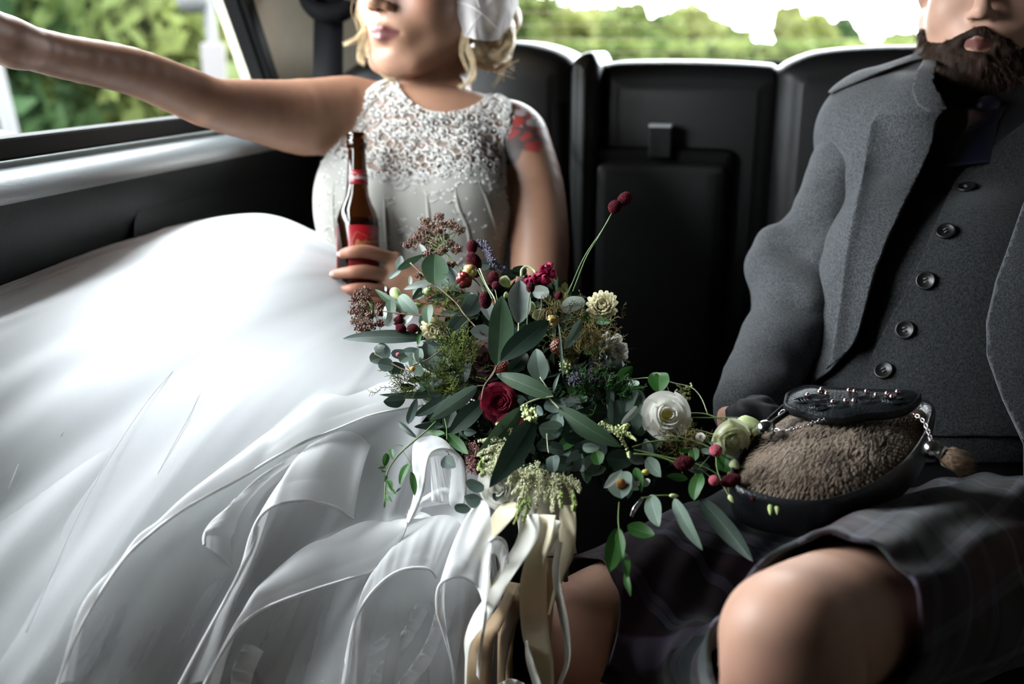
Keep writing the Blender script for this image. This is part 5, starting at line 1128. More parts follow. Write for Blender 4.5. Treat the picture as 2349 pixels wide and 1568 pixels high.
def leaf(bx, by, tx, ty, w_, kind, mt, lift=0.0, roll=None, curl=None, fold=.25, stem=None, db_=None, dt_=None):
    """one leaf from its base to its tip; w_ is how wide it looks"""
    d0 = (db(bx, by) if db_ is None else db_)-lift; d1 = (db(tx, ty) if dt_ is None else dt_)-lift
    a = P(bx, by, d0); b = P(tx, ty, d1+RNG.uniform(-.012, .012)); L = np.linalg.norm(b-a); ax = (b-a)/L
    view = nrm(np.array([0, 0, CZ])-(a+b)/2); n0 = nrm(view-ax*(view@ax)); roll = RNG.uniform(-.6, .6) if roll is None else roll
    sd = nrm(np.cross(ax, n0)); n_ = n0*math.cos(roll)+sd*math.sin(roll); sd = np.cross(ax, n_); hw = w_/2/F*(d0+d1)/2/max(.5, abs(math.cos(roll)))
    curl = RNG.uniform(-.10, .14) if curl is None else curl
    NU_ = 15; v = np.array([-1, -.94, -.55, -.05, 0, .05, .55, .94, 1]); NV_ = 9; t = np.linspace(0, 1, NU_)
    if kind == 'lance': prof = np.sin(np.pi*t**.85)**.68*(1-.10*t)
    elif kind == 'round': prof = np.sqrt(np.clip(1-(2*t-1)**2, 0, 1))*(1.0)
    elif kind == 'heart': prof = np.sqrt(np.clip(1-np.abs(2*t**.8-1)**2.2, 0, 1))
    else: prof = np.sin(np.pi*t**.9)**.7
    prof = np.maximum(prof, .015); V_ = []; C_ = []; ph = RNG.uniform(0, 6)
    for i, s in enumerate(t):
        bend = curl*L*(4*s*(1-s)); tw = .15*math.sin(s*2+ph)
        for q in v:
            wob = 1+.05*math.sin(s*9+ph+q)
            V_.append(a+ax*L*s+sd*q*prof[i]*hw*wob+n_*(bend+fold*hw*abs(q)**1.3*prof[i]+tw*hw*q*prof[i])); C_.append([.9 if abs(q) < .01 else (.35 if abs(q) > .99 else 0.), 0, 0])
    o = mesh('leaf', V_, grid_faces(NU_, NV_), LM[mt], bq, cols=C_); return o
def c1(x, y): return 780+x*.298, 440+y*.298
def c2_(x, y): return 840+x*.281, 800+y*.281
def c3(x, y): return 1350+x*.3698, 820+y*.3698
def L1(bx, by, tx, ty, w_, k, m, lift=0., **kw): leaf(*c1(bx, by), *c1(tx, ty), w_*.298, k, m, lift, **kw)
def L2(bx, by, tx, ty, w_, k, m, lift=0., **kw): leaf(*c2_(bx, by), *c2_(tx, ty), w_*.281, k, m, lift, **kw)
def L3(bx, by, tx, ty, w_, k, m, lift=0., **kw): leaf(*c3(bx, by), *c3(tx, ty), w_*.37, k, m, lift, **kw)
def disc(fn, x, y, rx, ry, m, lift=0., ang=None, **kw):
    ang = RNG.uniform(0, 6.28) if ang is None else ang
    if rx > ry: dx, dy, w_ = rx, 0, 2*ry
    else: dx, dy, w_ = 0, ry, 2*rx
    if abs(rx-ry) < 12: c, s = math.cos(ang), math.sin(ang); dx, dy, w_ = rx*c, rx*s, 2*ry
    fn(x-dx, y-dy, x+dx, y+dy, w_, 'round', m, lift, **kw)
def stem(pts, r, m=None, parent=None, name='stem'):
    r = r*.75
    return mesh(name, *tube(PP([(x, y, d if d else db(x, y)) for x, y, d in pts]), r, 6, 18), m or M_stem, parent or bq)
def s1(pts, r, m=None, lift=0.): return stem([(*c1(x, y), db(*c1(x, y))-lift) for x, y in pts], r, m)
def s2(pts, r, m=None, lift=0.): return stem([(*c2_(x, y), db(*c2_(x, y))-lift) for x, y in pts], r, m)
def s3(pts, r, m=None, lift=0.): return stem([(*c3(x, y), db(*c3(x, y))-lift) for x, y in pts], r, m)
# dense inner greenery
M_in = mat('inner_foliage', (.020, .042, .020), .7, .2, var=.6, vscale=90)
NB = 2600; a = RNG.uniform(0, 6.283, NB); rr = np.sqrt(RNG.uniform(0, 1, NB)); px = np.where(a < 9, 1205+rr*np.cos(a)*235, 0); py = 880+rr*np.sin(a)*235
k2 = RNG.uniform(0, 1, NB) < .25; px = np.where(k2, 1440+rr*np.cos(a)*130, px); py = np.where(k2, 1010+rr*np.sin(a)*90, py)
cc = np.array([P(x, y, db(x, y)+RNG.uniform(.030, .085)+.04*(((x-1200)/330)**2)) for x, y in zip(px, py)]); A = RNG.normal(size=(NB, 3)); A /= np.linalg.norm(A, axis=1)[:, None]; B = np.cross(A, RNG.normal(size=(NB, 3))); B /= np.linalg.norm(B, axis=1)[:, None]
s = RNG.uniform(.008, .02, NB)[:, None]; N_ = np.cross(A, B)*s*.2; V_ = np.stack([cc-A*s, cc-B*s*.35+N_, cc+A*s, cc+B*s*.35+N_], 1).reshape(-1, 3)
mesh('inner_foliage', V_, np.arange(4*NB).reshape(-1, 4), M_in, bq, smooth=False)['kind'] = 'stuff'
# --- leaves, back to front
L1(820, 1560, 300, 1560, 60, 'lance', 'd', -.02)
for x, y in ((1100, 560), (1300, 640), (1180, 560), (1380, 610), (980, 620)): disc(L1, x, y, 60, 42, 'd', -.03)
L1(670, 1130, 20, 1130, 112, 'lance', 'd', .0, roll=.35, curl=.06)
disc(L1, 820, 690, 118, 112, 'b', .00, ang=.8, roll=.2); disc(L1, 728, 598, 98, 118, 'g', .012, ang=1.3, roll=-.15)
L1(690, 670, 610, 400, 84, 'round', 'p', .002, roll=.3); L1(440, 600, 645, 480, 62, 'lance', 'g', .010); L1(440, 600, 470, 490, 66, 'lance', 'p', .006); L1(460, 600, 375, 670, 52, 'round', 'p', .006)
L1(725, 688, 490, 750, 56, 'lance', 'p', .014, roll=.2); L1(560, 830, 690, 690, 60, 'lance', 'd', .006); disc(L1, 540, 680, 16, 36, 'p', .018); disc(L1, 620, 760, 60, 70, 'c', -.006)
L1(500, 930, 268, 748, 66, 'lance', 'g', .004); L1(600, 950, 455, 800, 100, 'round', 'c', .012); L1(560, 945, 440, 1038, 52, 'round', 'p', .016)
disc(L1, 388, 900, 42, 72, 'c', .014); disc(L1, 380, 985, 56, 46, 'p', .012); disc(L1, 345, 930, 14, 50, 'p', .020)
L1(935, 780, 668, 832, 72, 'lance', 'd', .012, roll=.1); L1(960, 950, 1060, 800, 150, 'round', 'b', .012, roll=.1); L1(945, 900, 1010, 770, 90, 'round', 'g', .004); L1(968, 948, 838, 1090, 128, 'heart', 'b', .018, roll=-.2)
disc(L1, 680, 942, 46, 72, 'g', .020, roll=.3); disc(L1, 662, 985, 60, 56, 'b', .012)
L1(600, 1180, 620, 1010, 40, 'lance', 'G', .006)
for x, y, rx, ry, m, l in ((560, 1240, 95, 40, 'b', -.004), (745, 1190, 115, 62, 'b', .002), (815, 1300, 48, 72, 'b', .006), (430, 1355, 72, 50, 'd', .002), (330, 1225, 60, 66, 'b', .012), (300, 1205, 32, 42, 'p', .020), (270, 1292, 38, 48, 'c', .018), (352, 1335, 62, 56, 'b', .020), (445, 1240, 54, 38, 'b', .014), (492, 1288, 38, 42, 'c', .020), (560, 1300, 32, 62, 'c', .018), (672, 1262, 55, 95, 'b', .014), (690, 1330, 78, 82, 'b', .020), (610, 1260, 36, 60, 'c', .026), (605, 1372, 46, 44, 'c', .028)): disc(L1, x, y, rx, ry, m, l)
L1(690, 1440, 780, 1480, 80, 'round', 'c', .008); L1(790, 1440, 718, 1500, 34, 'lance', 'p', .014)
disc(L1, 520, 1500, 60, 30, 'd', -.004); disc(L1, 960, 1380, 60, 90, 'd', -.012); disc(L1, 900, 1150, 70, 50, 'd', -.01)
L1(1372, 1020, 1385, 680, 180, 'oval', 'f', .014, roll=.1, fold=.5); L1(1170, 1085, 1000, 1070, 118, 'oval', 'f', .016); L1(1165, 1000, 1090, 800, 110, 'oval', 'f', .002)
disc(L1, 1545, 770, 66, 52, 'p', .012, ang=.1); L1(1700, 885, 1888, 840, 120, 'heart', 'p', .016, roll=.3); L1(1780, 985, 1920, 905, 78, 'lance', 'g', .004); disc(L1, 1705, 825, 52, 92, 'o', .0); disc(L1, 1725, 735, 28, 36, 'o', .004); L1(1410, 650, 1350, 720, 50, 'lance', 'p', .0)
L1(1550, 1465, 1510, 1205, 162, 'lance', 'c', .020, roll=-.2); L1(1290, 1400, 1440, 1240, 130, 'lance', 'd', .010)
L1(1210, 1348, 1245, 798, 200, 'lance', 'g', .034, roll=.15, curl=.05); L1(1235, 1300, 1610, 990, 178, 'oval', 'd', .046, roll=-.15, curl=.06)
L1(1722, 1215, 1858, 975, 84, 'oval', 'c', .030, roll=.3); L1(1715, 1430, 1682, 1010, 26, 'lance', 'c', .036, roll=.1); L1(1640, 1540, 1690, 1400, 28, 'lance', 'c', .02)
disc(L1, 2000, 1310, 92, 62, 'd', .0); disc(L1, 2112, 1345, 62, 62, 'b', .004); L1(2110, 1470, 2255, 1345, 98, 'oval', 'G', .012); L1(2110, 1540, 2345, 1495, 44, 'lance', 'G', .012); disc(L1, 2262, 1475, 44, 28, 'p', .014); L1(1960, 960, 1840, 985, 50, 'lance', 'G', .01); L1(1960, 990, 2080, 1000, 60, 'lance', 'G', .01); L1(1960, 985, 1900, 1050, 30, 'lance', 'G', .012)
L2(400, 548, 700, 358, 94, 'lance', 'd', .0); L2(960, 425, 672, 700, 165, 'lance', 'd', .012, roll=.1); L2(908, 303, 516, 580, 128, 'oval', 'c', .026, roll=-.15, curl=.05)
L2(640, 690, 480, 672, 52, 'lance', 'G', .008); L2(662, 688, 832, 858, 92, 'lance', 'G', .010); L2(530, 600, 560, 560, 30, 'lance', 'G', .01)
L2(1525, 388, 1060, 203, 150, 'lance', 'g', .034, roll=.2, curl=.05); L2(1200, 420, 1330, 470, 120, 'round', 'd', .006); disc(L2, 1275, 540, 40, 34, 'b', .01); disc(L2, 1265, 425, 34, 26, 'b', .012); disc(L2, 1370, 395, 50, 26, 'b', .012); disc(L2, 1415, 505, 42, 36, 'b', .014); disc(L2, 1540, 462, 92, 58, 'b', .016)
L2(1262, 478, 900, 870, 150, 'lance', 'g', .020, roll=-.3, curl=.12); L2(1568, 482, 2085, 800, 165, 'lance', 'g', .026, roll=.25, curl=.08); L2(1366, 572, 1005, 1132, 215, 'lance', 'd', .044, roll=-.2, curl=.06)
disc(L2, 1560, 625, 62, 100, 'b', .018); disc(L2, 1508, 645, 100, 84, 'c', .028)
for x, y, rx, ry, m, l in ((1450, 790, 62, 48, 'd', .018), (1470, 990, 82, 52, 'b', .016), (1545, 820, 70, 60, 'b', .012), (1530, 940, 56, 70, 'b', .02), (1600, 940, 90, 60, 'd', .006), (1690, 720, 80, 50, 'd', .004), (1690, 900, 70, 80, 'b', .008), (1785, 795, 92, 56, 'b', .016), (1840, 935, 70, 66, 'b', .014), (1890, 888, 58, 58, 'G', .022), (1835, 805, 70, 40, 'c', .02), (1985, 390, 36, 100, 'b', .010), (2012, 520, 56, 110, 'b', .014), (2130, 430, 100, 96, 'd', .008), (2165, 590, 88, 84, 'd', .012), (1880, 520, 90, 72, 'd', .0), (890, 1112, 72, 60, 'b', .0), (872, 1222, 66, 56, 'b', .004), (785, 1300, 66, 40, 'b', .002), (2070, 900, 110, 80, 'd', -.002)): disc(L2, x, y, rx, ry, m, l)
L2(2080, 612, 2212, 468, 60, 'round', 'p', .030); L2(2260, 640, 2222, 330, 100, 'oval', 'c', .008)
disc(L2, 2085, 1110, 100, 112, 'c', .012, roll=.3); L2(1940, 1135, 2090, 985, 60, 'oval', 'p', .022); disc(L2, 2190, 1090, 40, 30, 'p', .012); disc(L2, 2285, 1090, 30, 40, 'p', .012)
L3(440, 92, 440, 218, 130, 'round', 'G', .006, roll=.1); L3(320, 430, 330, 200, 90, 'oval', 'c', .0); L3(480, 430, 520, 500, 60, 'oval', 'd', .0)
L3(380, 850, 438, 1048, 108, 'oval', 'c', .012, roll=.3); L3(530, 870, 708, 1195, 88, 'lance', 'c', .012, roll=.3); L3(690, 870, 1022, 1265, 122, 'lance', 'd', .012, roll=.2)
L3(655, 885, 700, 715, 92, 'oval', 'G', .012); disc(L3, 655, 600, 40, 34, 'G', .008); disc(L3, 850, 655, 55, 62, 'G', .004); L3(700, 570, 770, 590, 40, 'oval', 'c', .012); L3(560, 560, 620, 590, 50, 'oval', 'G', .0); L3(740, 500, 760, 540, 50, 'oval', 'G', .01)
L3(360, 620, 450, 740, 90, 'oval', 'c', .0); disc(L3, 300, 630, 50, 34, 'b', .006); L3(290, 680, 330, 840, 60, 'lance', 'G', .01)
L3(190, 1050, 130, 1330, 118, 'oval', 'G', .004); L3(185, 1060, 210, 1240, 60, 'oval', 'G', .010); L3(200, 1200, 240, 1370, 60, 'oval', 'G', .0); L3(230, 1330, 262, 1482, 44, 'lance', 'G', .0); L3(240, 1040, 410, 1100, 100, 'oval', 'G', -.01)
L3(1110, 820, 1025, 885, 50, 'oval', 'G', .03); disc(L3, 1165, 765, 26, 36, 'G', .03); L3(1250, 760, 1290, 815, 16, 'lance', 'G', .03); L3(1190, 770, 1210, 850, 20, 'lance', 'G', .03)
# extra small leaves that close the gaps
for k in range(70):
    a0 = RNG.uniform(0, 6.28); r0_ = RNG.uniform(.25, 1)**.5; x = 1190+270*r0_*math.cos(a0); y = 900+235*r0_*math.sin(a0)
    if k > 50: x = RNG.uniform(1330, 1580); y = 1030+(x-1450)*.15+RNG.uniform(-70, 80)
    b0 = RNG.uniform(0, 6.28); ln_ = RNG.uniform(30, 70); leaf(x, y, x+ln_*math.cos(b0), y+ln_*math.sin(b0), RNG.uniform(14, 34), RNG.choice(['lance', 'oval', 'round']), RNG.choice(['d', 'd', 'g', 'b', 'G']), -.012)
# --- stems
s1([(540, 545), (610, 610), (720, 700), (800, 770), (900, 860), (960, 945), (1100, 1100)], .0011, M_stemb, .022)
s1([(330, 915), (450, 935), (700, 955), (960, 955)], .0009, M_stemb, .022); s1([(265, 1245), (350, 1290), (500, 1370), (700, 1400)], .0009, M_stemb, .022); s1([(560, 1335), (690, 1280), (800, 1200)], .0009, M_stemb, .03)
s1([(800, 460), (870, 530), (960, 620), (1080, 720), (1150, 900)], .0014, M_stem, .0); s1([(880, 310), (800, 355), (740, 400)], .0009, M_stem)
s1([(1075, 590), (1130, 720), (1190, 820), (1210, 900)], .0011, M_pale, .02); s1([(1060, 600), (1120, 720), (1175, 830)], .0009, M_stem, .018); s1([(1185, 715), (1205, 800), (1215, 860)], .0008, M_stem, .02)
s1([(1465, 770), (1445, 900), (1440, 1050)], .0008, M_stem, .034); s1([(1685, 820), (1670, 900), (1655, 980)], .0007, M_stem, .02)
s1([(1550, 800), (1550, 900), (1520, 1000), (1560, 940), (1600, 895), (1700, 900)], .0008, M_stemb, .026); s1([(1590, 985), (1595, 920), (1640, 890)], .0008, M_stemb, .05); s1([(1375, 1010), (1372, 1110)], .0011, M_pale, .02)
s1([(1205, 1345), (1160, 1420), (1110, 1500), (1095, 1560)], .0012, M_stemb, .03); s1([(1240, 1300), (1200, 1350)], .0009, M_stemb, .04); s2([(1075, 130), (1030, 220), (965, 300), (940, 420)], .0012, M_stemb, .03); s2([(905, 303), (965, 298)], .0009, M_stemb, .028)
s2([(1420, 230), (1480, 320), (1525, 385)], .0010, M_pale, .03); s2([(1262, 475), (1340, 430), (1470, 395), (1530, 440), (1580, 490)], .0012, M_pale, .03); s2([(1350, 480), (1340, 520), (1365, 575)], .001, M_pale, .04); s2([(1525, 388), (1470, 395)], .001, M_pale, .034)
s2([(1475, 690), (1480, 780), (1490, 850)], .0008, M_pale, .03)
# long pair of stalks against the dark seat, crossing
long_tip = (1408, 480)
stem([(1303, 672, 1.12), (1340, 590, 1.11), (1380, 530, 1.105), (1404, 488, 1.10)], .0009, M_stem); stem([(1314, 668, 1.125), (1345, 590, 1.115), (1372, 545, 1.105), (1412, 476, 1.10)], .0009, M_stem)
# side stems to the right
s3([(600, 345), (720, 348), (840, 385), (940, 385)], .0011, M_stem, .01); s3([(600, 370), (740, 372), (900, 372), (1030, 380)], .0009, M_stem, .01); s3([(480, 480), (600, 500), (760, 560), (940, 670), (1120, 740)], .0010, M_stem, .02); s3([(600, 435), (720, 460), (810, 490)], .0011, M_stem, .01)
s3([(270, 555), (400, 520), (560, 515), (700, 530)], .0012, M_stem, .01); s3([(280, 595), (420, 610), (540, 650)], .0013, M_stem, .012); s3([(280, 570), (500, 620), (700, 670), (830, 740)], .0010, M_stem, .008); s3([(640, 685), (700, 700), (760, 740)], .0010, M_stem, .01); s3([(690, 680), (760, 600), (800, 540)], .0009, M_stem, .008); s3([(790, 600), (800, 700), (840, 800), (890, 890)], .0010, M_stem, .015)
s3([(920, 810), (960, 840), (1000, 868)], .0009, M_stem, .02); s3([(1115, 740), (1120, 850), (1128, 940)], .0007, M_stem, .03); s3([(1165, 760), (1172, 880), (1170, 950)], .0007, M_stem, .03); s3([(260, 135), (400, 125), (540, 160), (640, 185), (700, 250), (740, 350)], .0009, M_pale, .0); s3([(380, 130), (425, 95), (470, 140), (500, 210)], .0008, M_pale, .01); s3([(540, 160), (580, 200), (590, 240)], .0007, M_pale, .0)
s3([(330, 870), (430, 855), (540, 855)], .0010, M_stem, .014); s3([(190, 895), (185, 1000), (195, 1100), (215, 1250)], .0010, M_stem, .01)
# trailing jasmine over the dress
vine = [(570, 590), (500, 660), (400, 745), (300, 830), (220, 920), (172, 1010), (155, 1120), (150, 1290)]
s2(vine, .0012, M_stem, .004); s2([(300, 830), (340, 900), (370, 960)], .0006, M_stem, .004); s2([(300, 790), (250, 785), (180, 830)], .0006, M_stem, .004); s2([(640, 570), (655, 640), (660, 740)], .0008, M_stem, .01)
for x, y, tx, ty, w_ in ((170, 850, 150, 960, 62), (205, 815, 225, 905, 46), (350, 935, 275, 1110, 66), (370, 1000, 395, 1200, 60), (165, 1070, 210, 1160, 40), (170, 1120, 245, 1190, 42), (160, 1180, 175, 1240, 30), (155, 1240, 145, 1300, 16), (160, 965, 95, 970, 22), (160, 1000, 120, 985, 20), (180, 1200, 215, 1250, 28), (240, 1170, 285, 1130, 16), (165, 1030, 150, 1085, 26)): L2(x, y, tx, ty, w_, 'lance', 'G', .010)
# --- flowers
def frame_of(n_):
    n_ = nrm(n_); a = nrm(np.cross(n_, [.2, 1, .1])); return np.stack([a, np.cross(n_, a), n_], 1)
def mx4(c, R3, s=1.): M = Matrix.Identity(4); RR = np.asarray(R3)*s; [M.__setitem__(i, (*RR[i], c[i])) for i in range(3)]; return M
def rx(a): c, s = math.cos(a), math.sin(a); return np.array([[1, 0, 0], [0, c, -s], [0, s, c]])
def petal_mesh(name, L, wd, cup, roll, m, ruff=0., nu=8, nv=7, seed=0):
    """petal from its base at the origin, growing outwards along +y and rising in z"""
    V_ = []
    for i in range(nu):
        t = i/(nu-1)
        w_ = wd*math.sin(math.pi*min(1, .12+.80*t))**.6*(1-.25*t*t)
        y = L*(math.sin(cup*t)/cup if cup > .01 else t); z = L*(1-math.cos(cup*t))/max(cup, .01)-roll*L*max(0, t-.6)**2*3
        for j in range(nv): q = -1+2*j/(nv-1); V_.append([q*w_, y-.22*wd*q*q, z+.35*wd*q*q+ruff*L*math.sin(q*7+t*5+seed)*t])
    me = bpy.data.meshes.new(name); me.from_pydata(V_, [], grid_faces(nu, nv)); me.materials.append(m); me.polygons.foreach_set('use_smooth', [True]*len(me.polygons)); me.update(); return me
def flower(name, px, py, r_px, nrm_, layers, meshes, center, lift=0., label=None, squash=1.):
    d = db(px, py)-lift; c = P(px, py, d); r_ = r_px/F*d; view = nrm(np.array([0, 0, CZ])-c); rt = np.array([1., 0, 0]); up = np.cross(rt, view); up = up if up[2] > 0 else -up
    n_ = nrm(view+rt*nrm_[0]+up*nrm_[1]); Fm = frame_of(n_); c = c-n_*r_*.45
    v, f = ICO2; core = mesh(name, v*[r_*center[0], r_*center[0], r_*center[1]]@Fm.T+c+n_*r_*center[3], f, center[2], bq)
    if label: core['label'] = label
    k = 0
    for (n, tilt, sc, z, mi) in layers:
        for i in range(n):
            a = i*2*math.pi/n+k*1.1+RNG.uniform(-.12, .12); Rm = Fm@rotz(a)@rx(tilt+RNG.uniform(-.08, .08)); o = bpy.data.objects.new('petal', meshes[mi][RNG.integers(len(meshes[mi]))]); COL.objects.link(o); o.parent = core
            o.matrix_parent_inverse = Matrix.Identity(4); 
            pw = Matrix.Translation(Vector(bq.location)); o.matrix_basis = mx4(c+n_*z*r_, Rm, r_*sc*1.18)
        k += 1
    return core
def pm(name, c, trans=.42, var=.06, c2=None): return mat(name, c, .55, .3, trans=trans, var=var, vscale=60, col2=c2)
M_wh = pm('white_petal', (.90, .89, .83)); M_cr = pm('cream_petal', (.80, .74, .48), .35, 0, (.86, .83, .68)); M_bu = pm('burgundy_petal', (.16, .006, .022), .25, 0, (.30, .018, .05)); M_mv = pm('mauve_petal', (.16, .085, .095), .2); M_cri = pm('crimson_petal', (.30, .008, .05), .3, 0, (.42, .03, .11)); M_gw = pm('greenish_white_petal', (.66, .70, .42), .35, 0, (.84, .84, .70)); M_yc = mat('yellow_centre', (.55, .50, .10), .6)
W = [petal_mesh('rose_petal', 1.0, .82, 1.05, .30, M_wh, .006, 11, 11, seed=k) for k in range(3)]
roseL = lambda mi: [(3, 1.38, .52, .30, mi), (4, 1.22, .66, .22, mi), (5, 1.05, .80, .14, mi), (6, .85, .92, .07, mi), (6, .60, 1.02, 0, mi), (7, .32, 1.08, -.04, mi)]
def rose(name, px, py, r_px, nn, m, layers, lift=0., label=None, core=None):
    """whorls of cupped petals around a spiral heart; layers: (count, radius, height, span)"""
    d = db(px, py)-lift; c = P(px, py, d); r_ = r_px/F*d; view = nrm(np.array([0, 0, CZ])-c); rt = np.array([1., 0, 0]); up = np.cross(rt, view); up = up if up[2] > 0 else -up
    Fm = frame_of(nrm(view+rt*nn[0]+up*nn[1])); c = c-Fm[:, 2]*r_*.45
    v, f = lathe([(.02, .0), (.30, .05), (.34, .35), (.16, .5), (.10, .52), (.02, .50)], (0, 0, 0), (0, 0, 1), 14); o = mesh(name, (v*r_)@Fm.T+c, f, core or m, bq)
    if label: o['label'] = label
    for k, (n, Rk, hk, sp_) in enumerate(layers):
        for i in range(n):
            a0 = i*2*math.pi/n+k*1.3+RNG.uniform(-.2, .2); s1_ = RNG.uniform(0, 6); V_ = []; rv = RNG.uniform(-.03, .03)
            for t in np.linspace(0, 1, 9):
                for q in np.linspace(-1, 1, 11):
                    rad = Rk*(.30+.70*t**.62)+Rk*.16*max(0, t-.72)*3*(.4+k*.12)+.05*q*Rk+rv; z = hk*t**.9*(1-.28*abs(q)**3)-.10*Rk*max(0, t-.75)*3*k*.25+.012*math.sin(q*5+s1_)*t
                    th = a0+q*sp_*(.45+.55*math.sin(min(1, t*1.25)*math.pi/2)); V_.append([rad*math.cos(th), rad*math.sin(th), z])
            mesh('petal', (np.array(V_)*r_)@Fm.T+c, grid_faces(9, 11), m, o)
    return o
RL = [(2, .20, .66, 1.5), (3, .32, .68, 1.25), (3, .46, .66, 1.2), (4, .62, .60, .98), (5, .80, .50, .82), (5, .98, .36, .84)]
rose('lisianthus', *c3(490, 352), 53, (.25, .15), M_wh, RL, .022, 'open white rose-like bloom with a yellow centre', M_yc)
RB = [(3, .22, .60, 1.2), (4, .34, .64, 1.0), (5, .46, .66, .85), (5, .58, .64, .8), (6, .70, .58, .7), (6, .82, .48, .72), (7, .94, .34, .6)]
M_bu = pm('burgundy_petal', (.16, .006, .022), .25, 0, (.30, .018, .05))
rose('ranunculus', *c2_(1085, 432), 43, (0, .1), M_bu, RB, .014, 'upper burgundy ranunculus'); rose('ranunculus', *c2_(1195, 665), 38, (.1, .1), M_bu, RB, .010, 'lower burgundy ranunculus under the pale plume')
rose('rose', *c1(1110, 1285), 48, (-.2, .3), M_mv, RL, .0, 'dusky mauve rose in the shadow of the leaves'); rose('rose', *c1(1350, 1150), 17, (0, .2), M_mv, RL[:4], .02)
rose('rose', *c2_(1075, 1130), 52, (-.5, -.3), M_wh, RL, .0, 'ruffled white rose under the pale plume'); rose('rose', *c2_(1225, 1165), 42, (.1, -.6), M_wh, RL, -.004)
DP = [petal_mesh('dahlia_petal', 1., .24, .75, .0, M_cr, 0, 7, 5)]
def dahlia(x, y, r_, nn, lift, label, f=1.): flower('dahlia', x, y, r_, nn, [(7, 1.30, .42, .22, 0), (9, 1.12, .56, .18, 0), (11, .92, .72, .14, 0), (13, .70, .86, .08, 0), (14, .45, .98, .04, 0), (15, .2, 1.05, 0, 0)], [DP], (.14, .12, M_yc, .35), lift, label)
dahlia(*c1(2020, 885), 39, (-.1, .45), .012, 'upper cream dahlia on the right, tilted up'); dahlia(*c1(735, 1058), 36, (-.4, -.1), .008, 'cream dahlia half hidden among round leaves')
flower('dahlia', *c1(2085, 1225), 47, (.75, .15), [(7, 1.30, .42, .22, 0), (9, 1.12, .56, .18, 0), (11, .92, .72, .14, 0), (13, .70, .86, .08, 0), (14, .45, .98, .04, 0), (15, .2, 1.0, 0, 0)], [[petal_mesh('white_dahlia_petal', 1., .26, .8, 0, M_wh, .02, 7, 5)]], (.14, .12, M_wh, .35), .0, 'large white dahlia turned to the right')
rose('lisianthus', *c3(905, 520), 47, (.6, -.15), M_gw, RL[1:], .018, 'half-open greenish white bloom beside the sporran'); rose('lisianthus', *c3(850, 445), 26, (-.2, .6), M_gw, RL[1:4], .006)
rose('lisianthus', *c3(695, 492), 16, (0, .2), M_wh, RL[1:4], .02)
def bud(a, b, r, m, name='bud'): return mesh(name, *tube(np.array([lerp(a, b, t) for t in np.linspace(0, 1, 9)]), r*np.array([.25, .75, 1, 1, .95, .85, .65, .4, .08]), 10), m, bq)
def p3d(fn, x, y, lift=0.): x, y = fn(x, y); return P(x, y, db(x, y)-lift)
M_bud = mat('bud_green', (.36, .46, .16), .5, .3, trans=.2, col2=(.62, .66, .38), vscale=40)
bud(p3d(c3, 920, 390, .014), p3d(c3, 1092, 430, .018), .0075, M_bud); bud(p3d(c3, 880, 640, .02), p3d(c3, 935, 690, .02), .005, M_bud)
for x0, y0, x1, y1, r_ in ((1128, 905, 1128, 978, .0028), (1170, 895, 1170, 975, .0030), (500, 855, 560, 856, .0020), (1270, 790, 1290, 815, .0018), (870, 850, 900, 900, .0026), (1150, 800, 1140, 860, .0015)): bud(p3d(c3, x0, y0, .03), p3d(c3, x1, y1, .03), r_, M_bud)
for x0, y0, x1, y1, r_ in ((1240, 660, 1310, 730, .008), (400, 745, 470, 840, .008), (1440, 860, 1500, 920, .008), (1500, 920, 1560, 980, .009), (655, 800, 700, 730, .007), (1260, 790, 1300, 800, .005), (560, 880, 640, 870, .005)): bud(p3d(c1, x0, y0, .0), p3d(c1, x1, y1, .0), r_*.8, M_bud)
s1([(1395, 650), (1400, 595), (1440, 575), (1490, 600), (1510, 640)], .002, M_bud, .0)
# burnet heads: ovals of tiny florets
M_burn = mat('burnet_head', (.030, .002, .005), .7, .1, col2=(.11, .006, .016), vscale=300); M_pink = mat('pink_burnet', (.42, .09, .12), .7, .2, var=.3, vscale=200)
def head(fn, x, y, rx_, ry_, tilt, m=None, lift=.02, sc=.298, label=None):
    qx, qy = fn(x, y); d = db(qx, qy)-lift; c = P(qx, qy, d); a, b = rx_*sc/F*d, ry_*sc/F*d; n = 260; g_ = np.arange(n)+.5; phi = np.arccos(1-2*g_/n); th = math.pi*(1+5**.5)*g_
    u = np.stack([np.cos(th)*np.sin(phi), np.sin(th)*np.sin(phi), np.cos(phi)], 1); ct, st = math.cos(R(tilt)), math.sin(R(tilt)); Rm = np.array([[ct, 0, st], [0, 1, 0], [-st, 0, ct]])
    p = (u*[a, a, b])@Rm.T+c; v, f = many(OCT, p, np.full(n, min(a, b)*.17)*RNG.uniform(.8, 1.25, n)); v0, f0 = ICO2; v0 = (v0*[a*.94, a*.94, b*.94])@Rm.T+c
    k = len(v); o = mesh('burnet_head', np.concatenate([v, v0]), f.tolist()+[[i+k for i in q] for q in f0], m or M_burn, bq, smooth=False)
    if label: o['label'] = label
for a_ in ((1015, 422, 38, 52, 0), (1030, 535, 48, 74, -30), (1180, 665, 38, 54, 5), (1466, 735, 30, 38, 0), (1117, 832, 42, 64, -8), (1685, 797, 28, 30, 0), (560, 1050, 42, 32, 0), (470, 1050, 40, 30, 20), (450, 990, 36, 30, 0), (1200, 720, 30, 30, 0)): head(c1, *a_, lift=.03 if a_[1] > 700 and a_[0] > 1000 else .012)
for x, y, rx_, ry_, t in ((1433, 456, 13, 17, 48), (1410, 474, 13, 15, 40)):
    d = 1.10; MEM['x'] = 0; head(lambda a, b: (a, b), x, y, rx_, ry_, t, lift=db(x, y)-d, sc=1.)
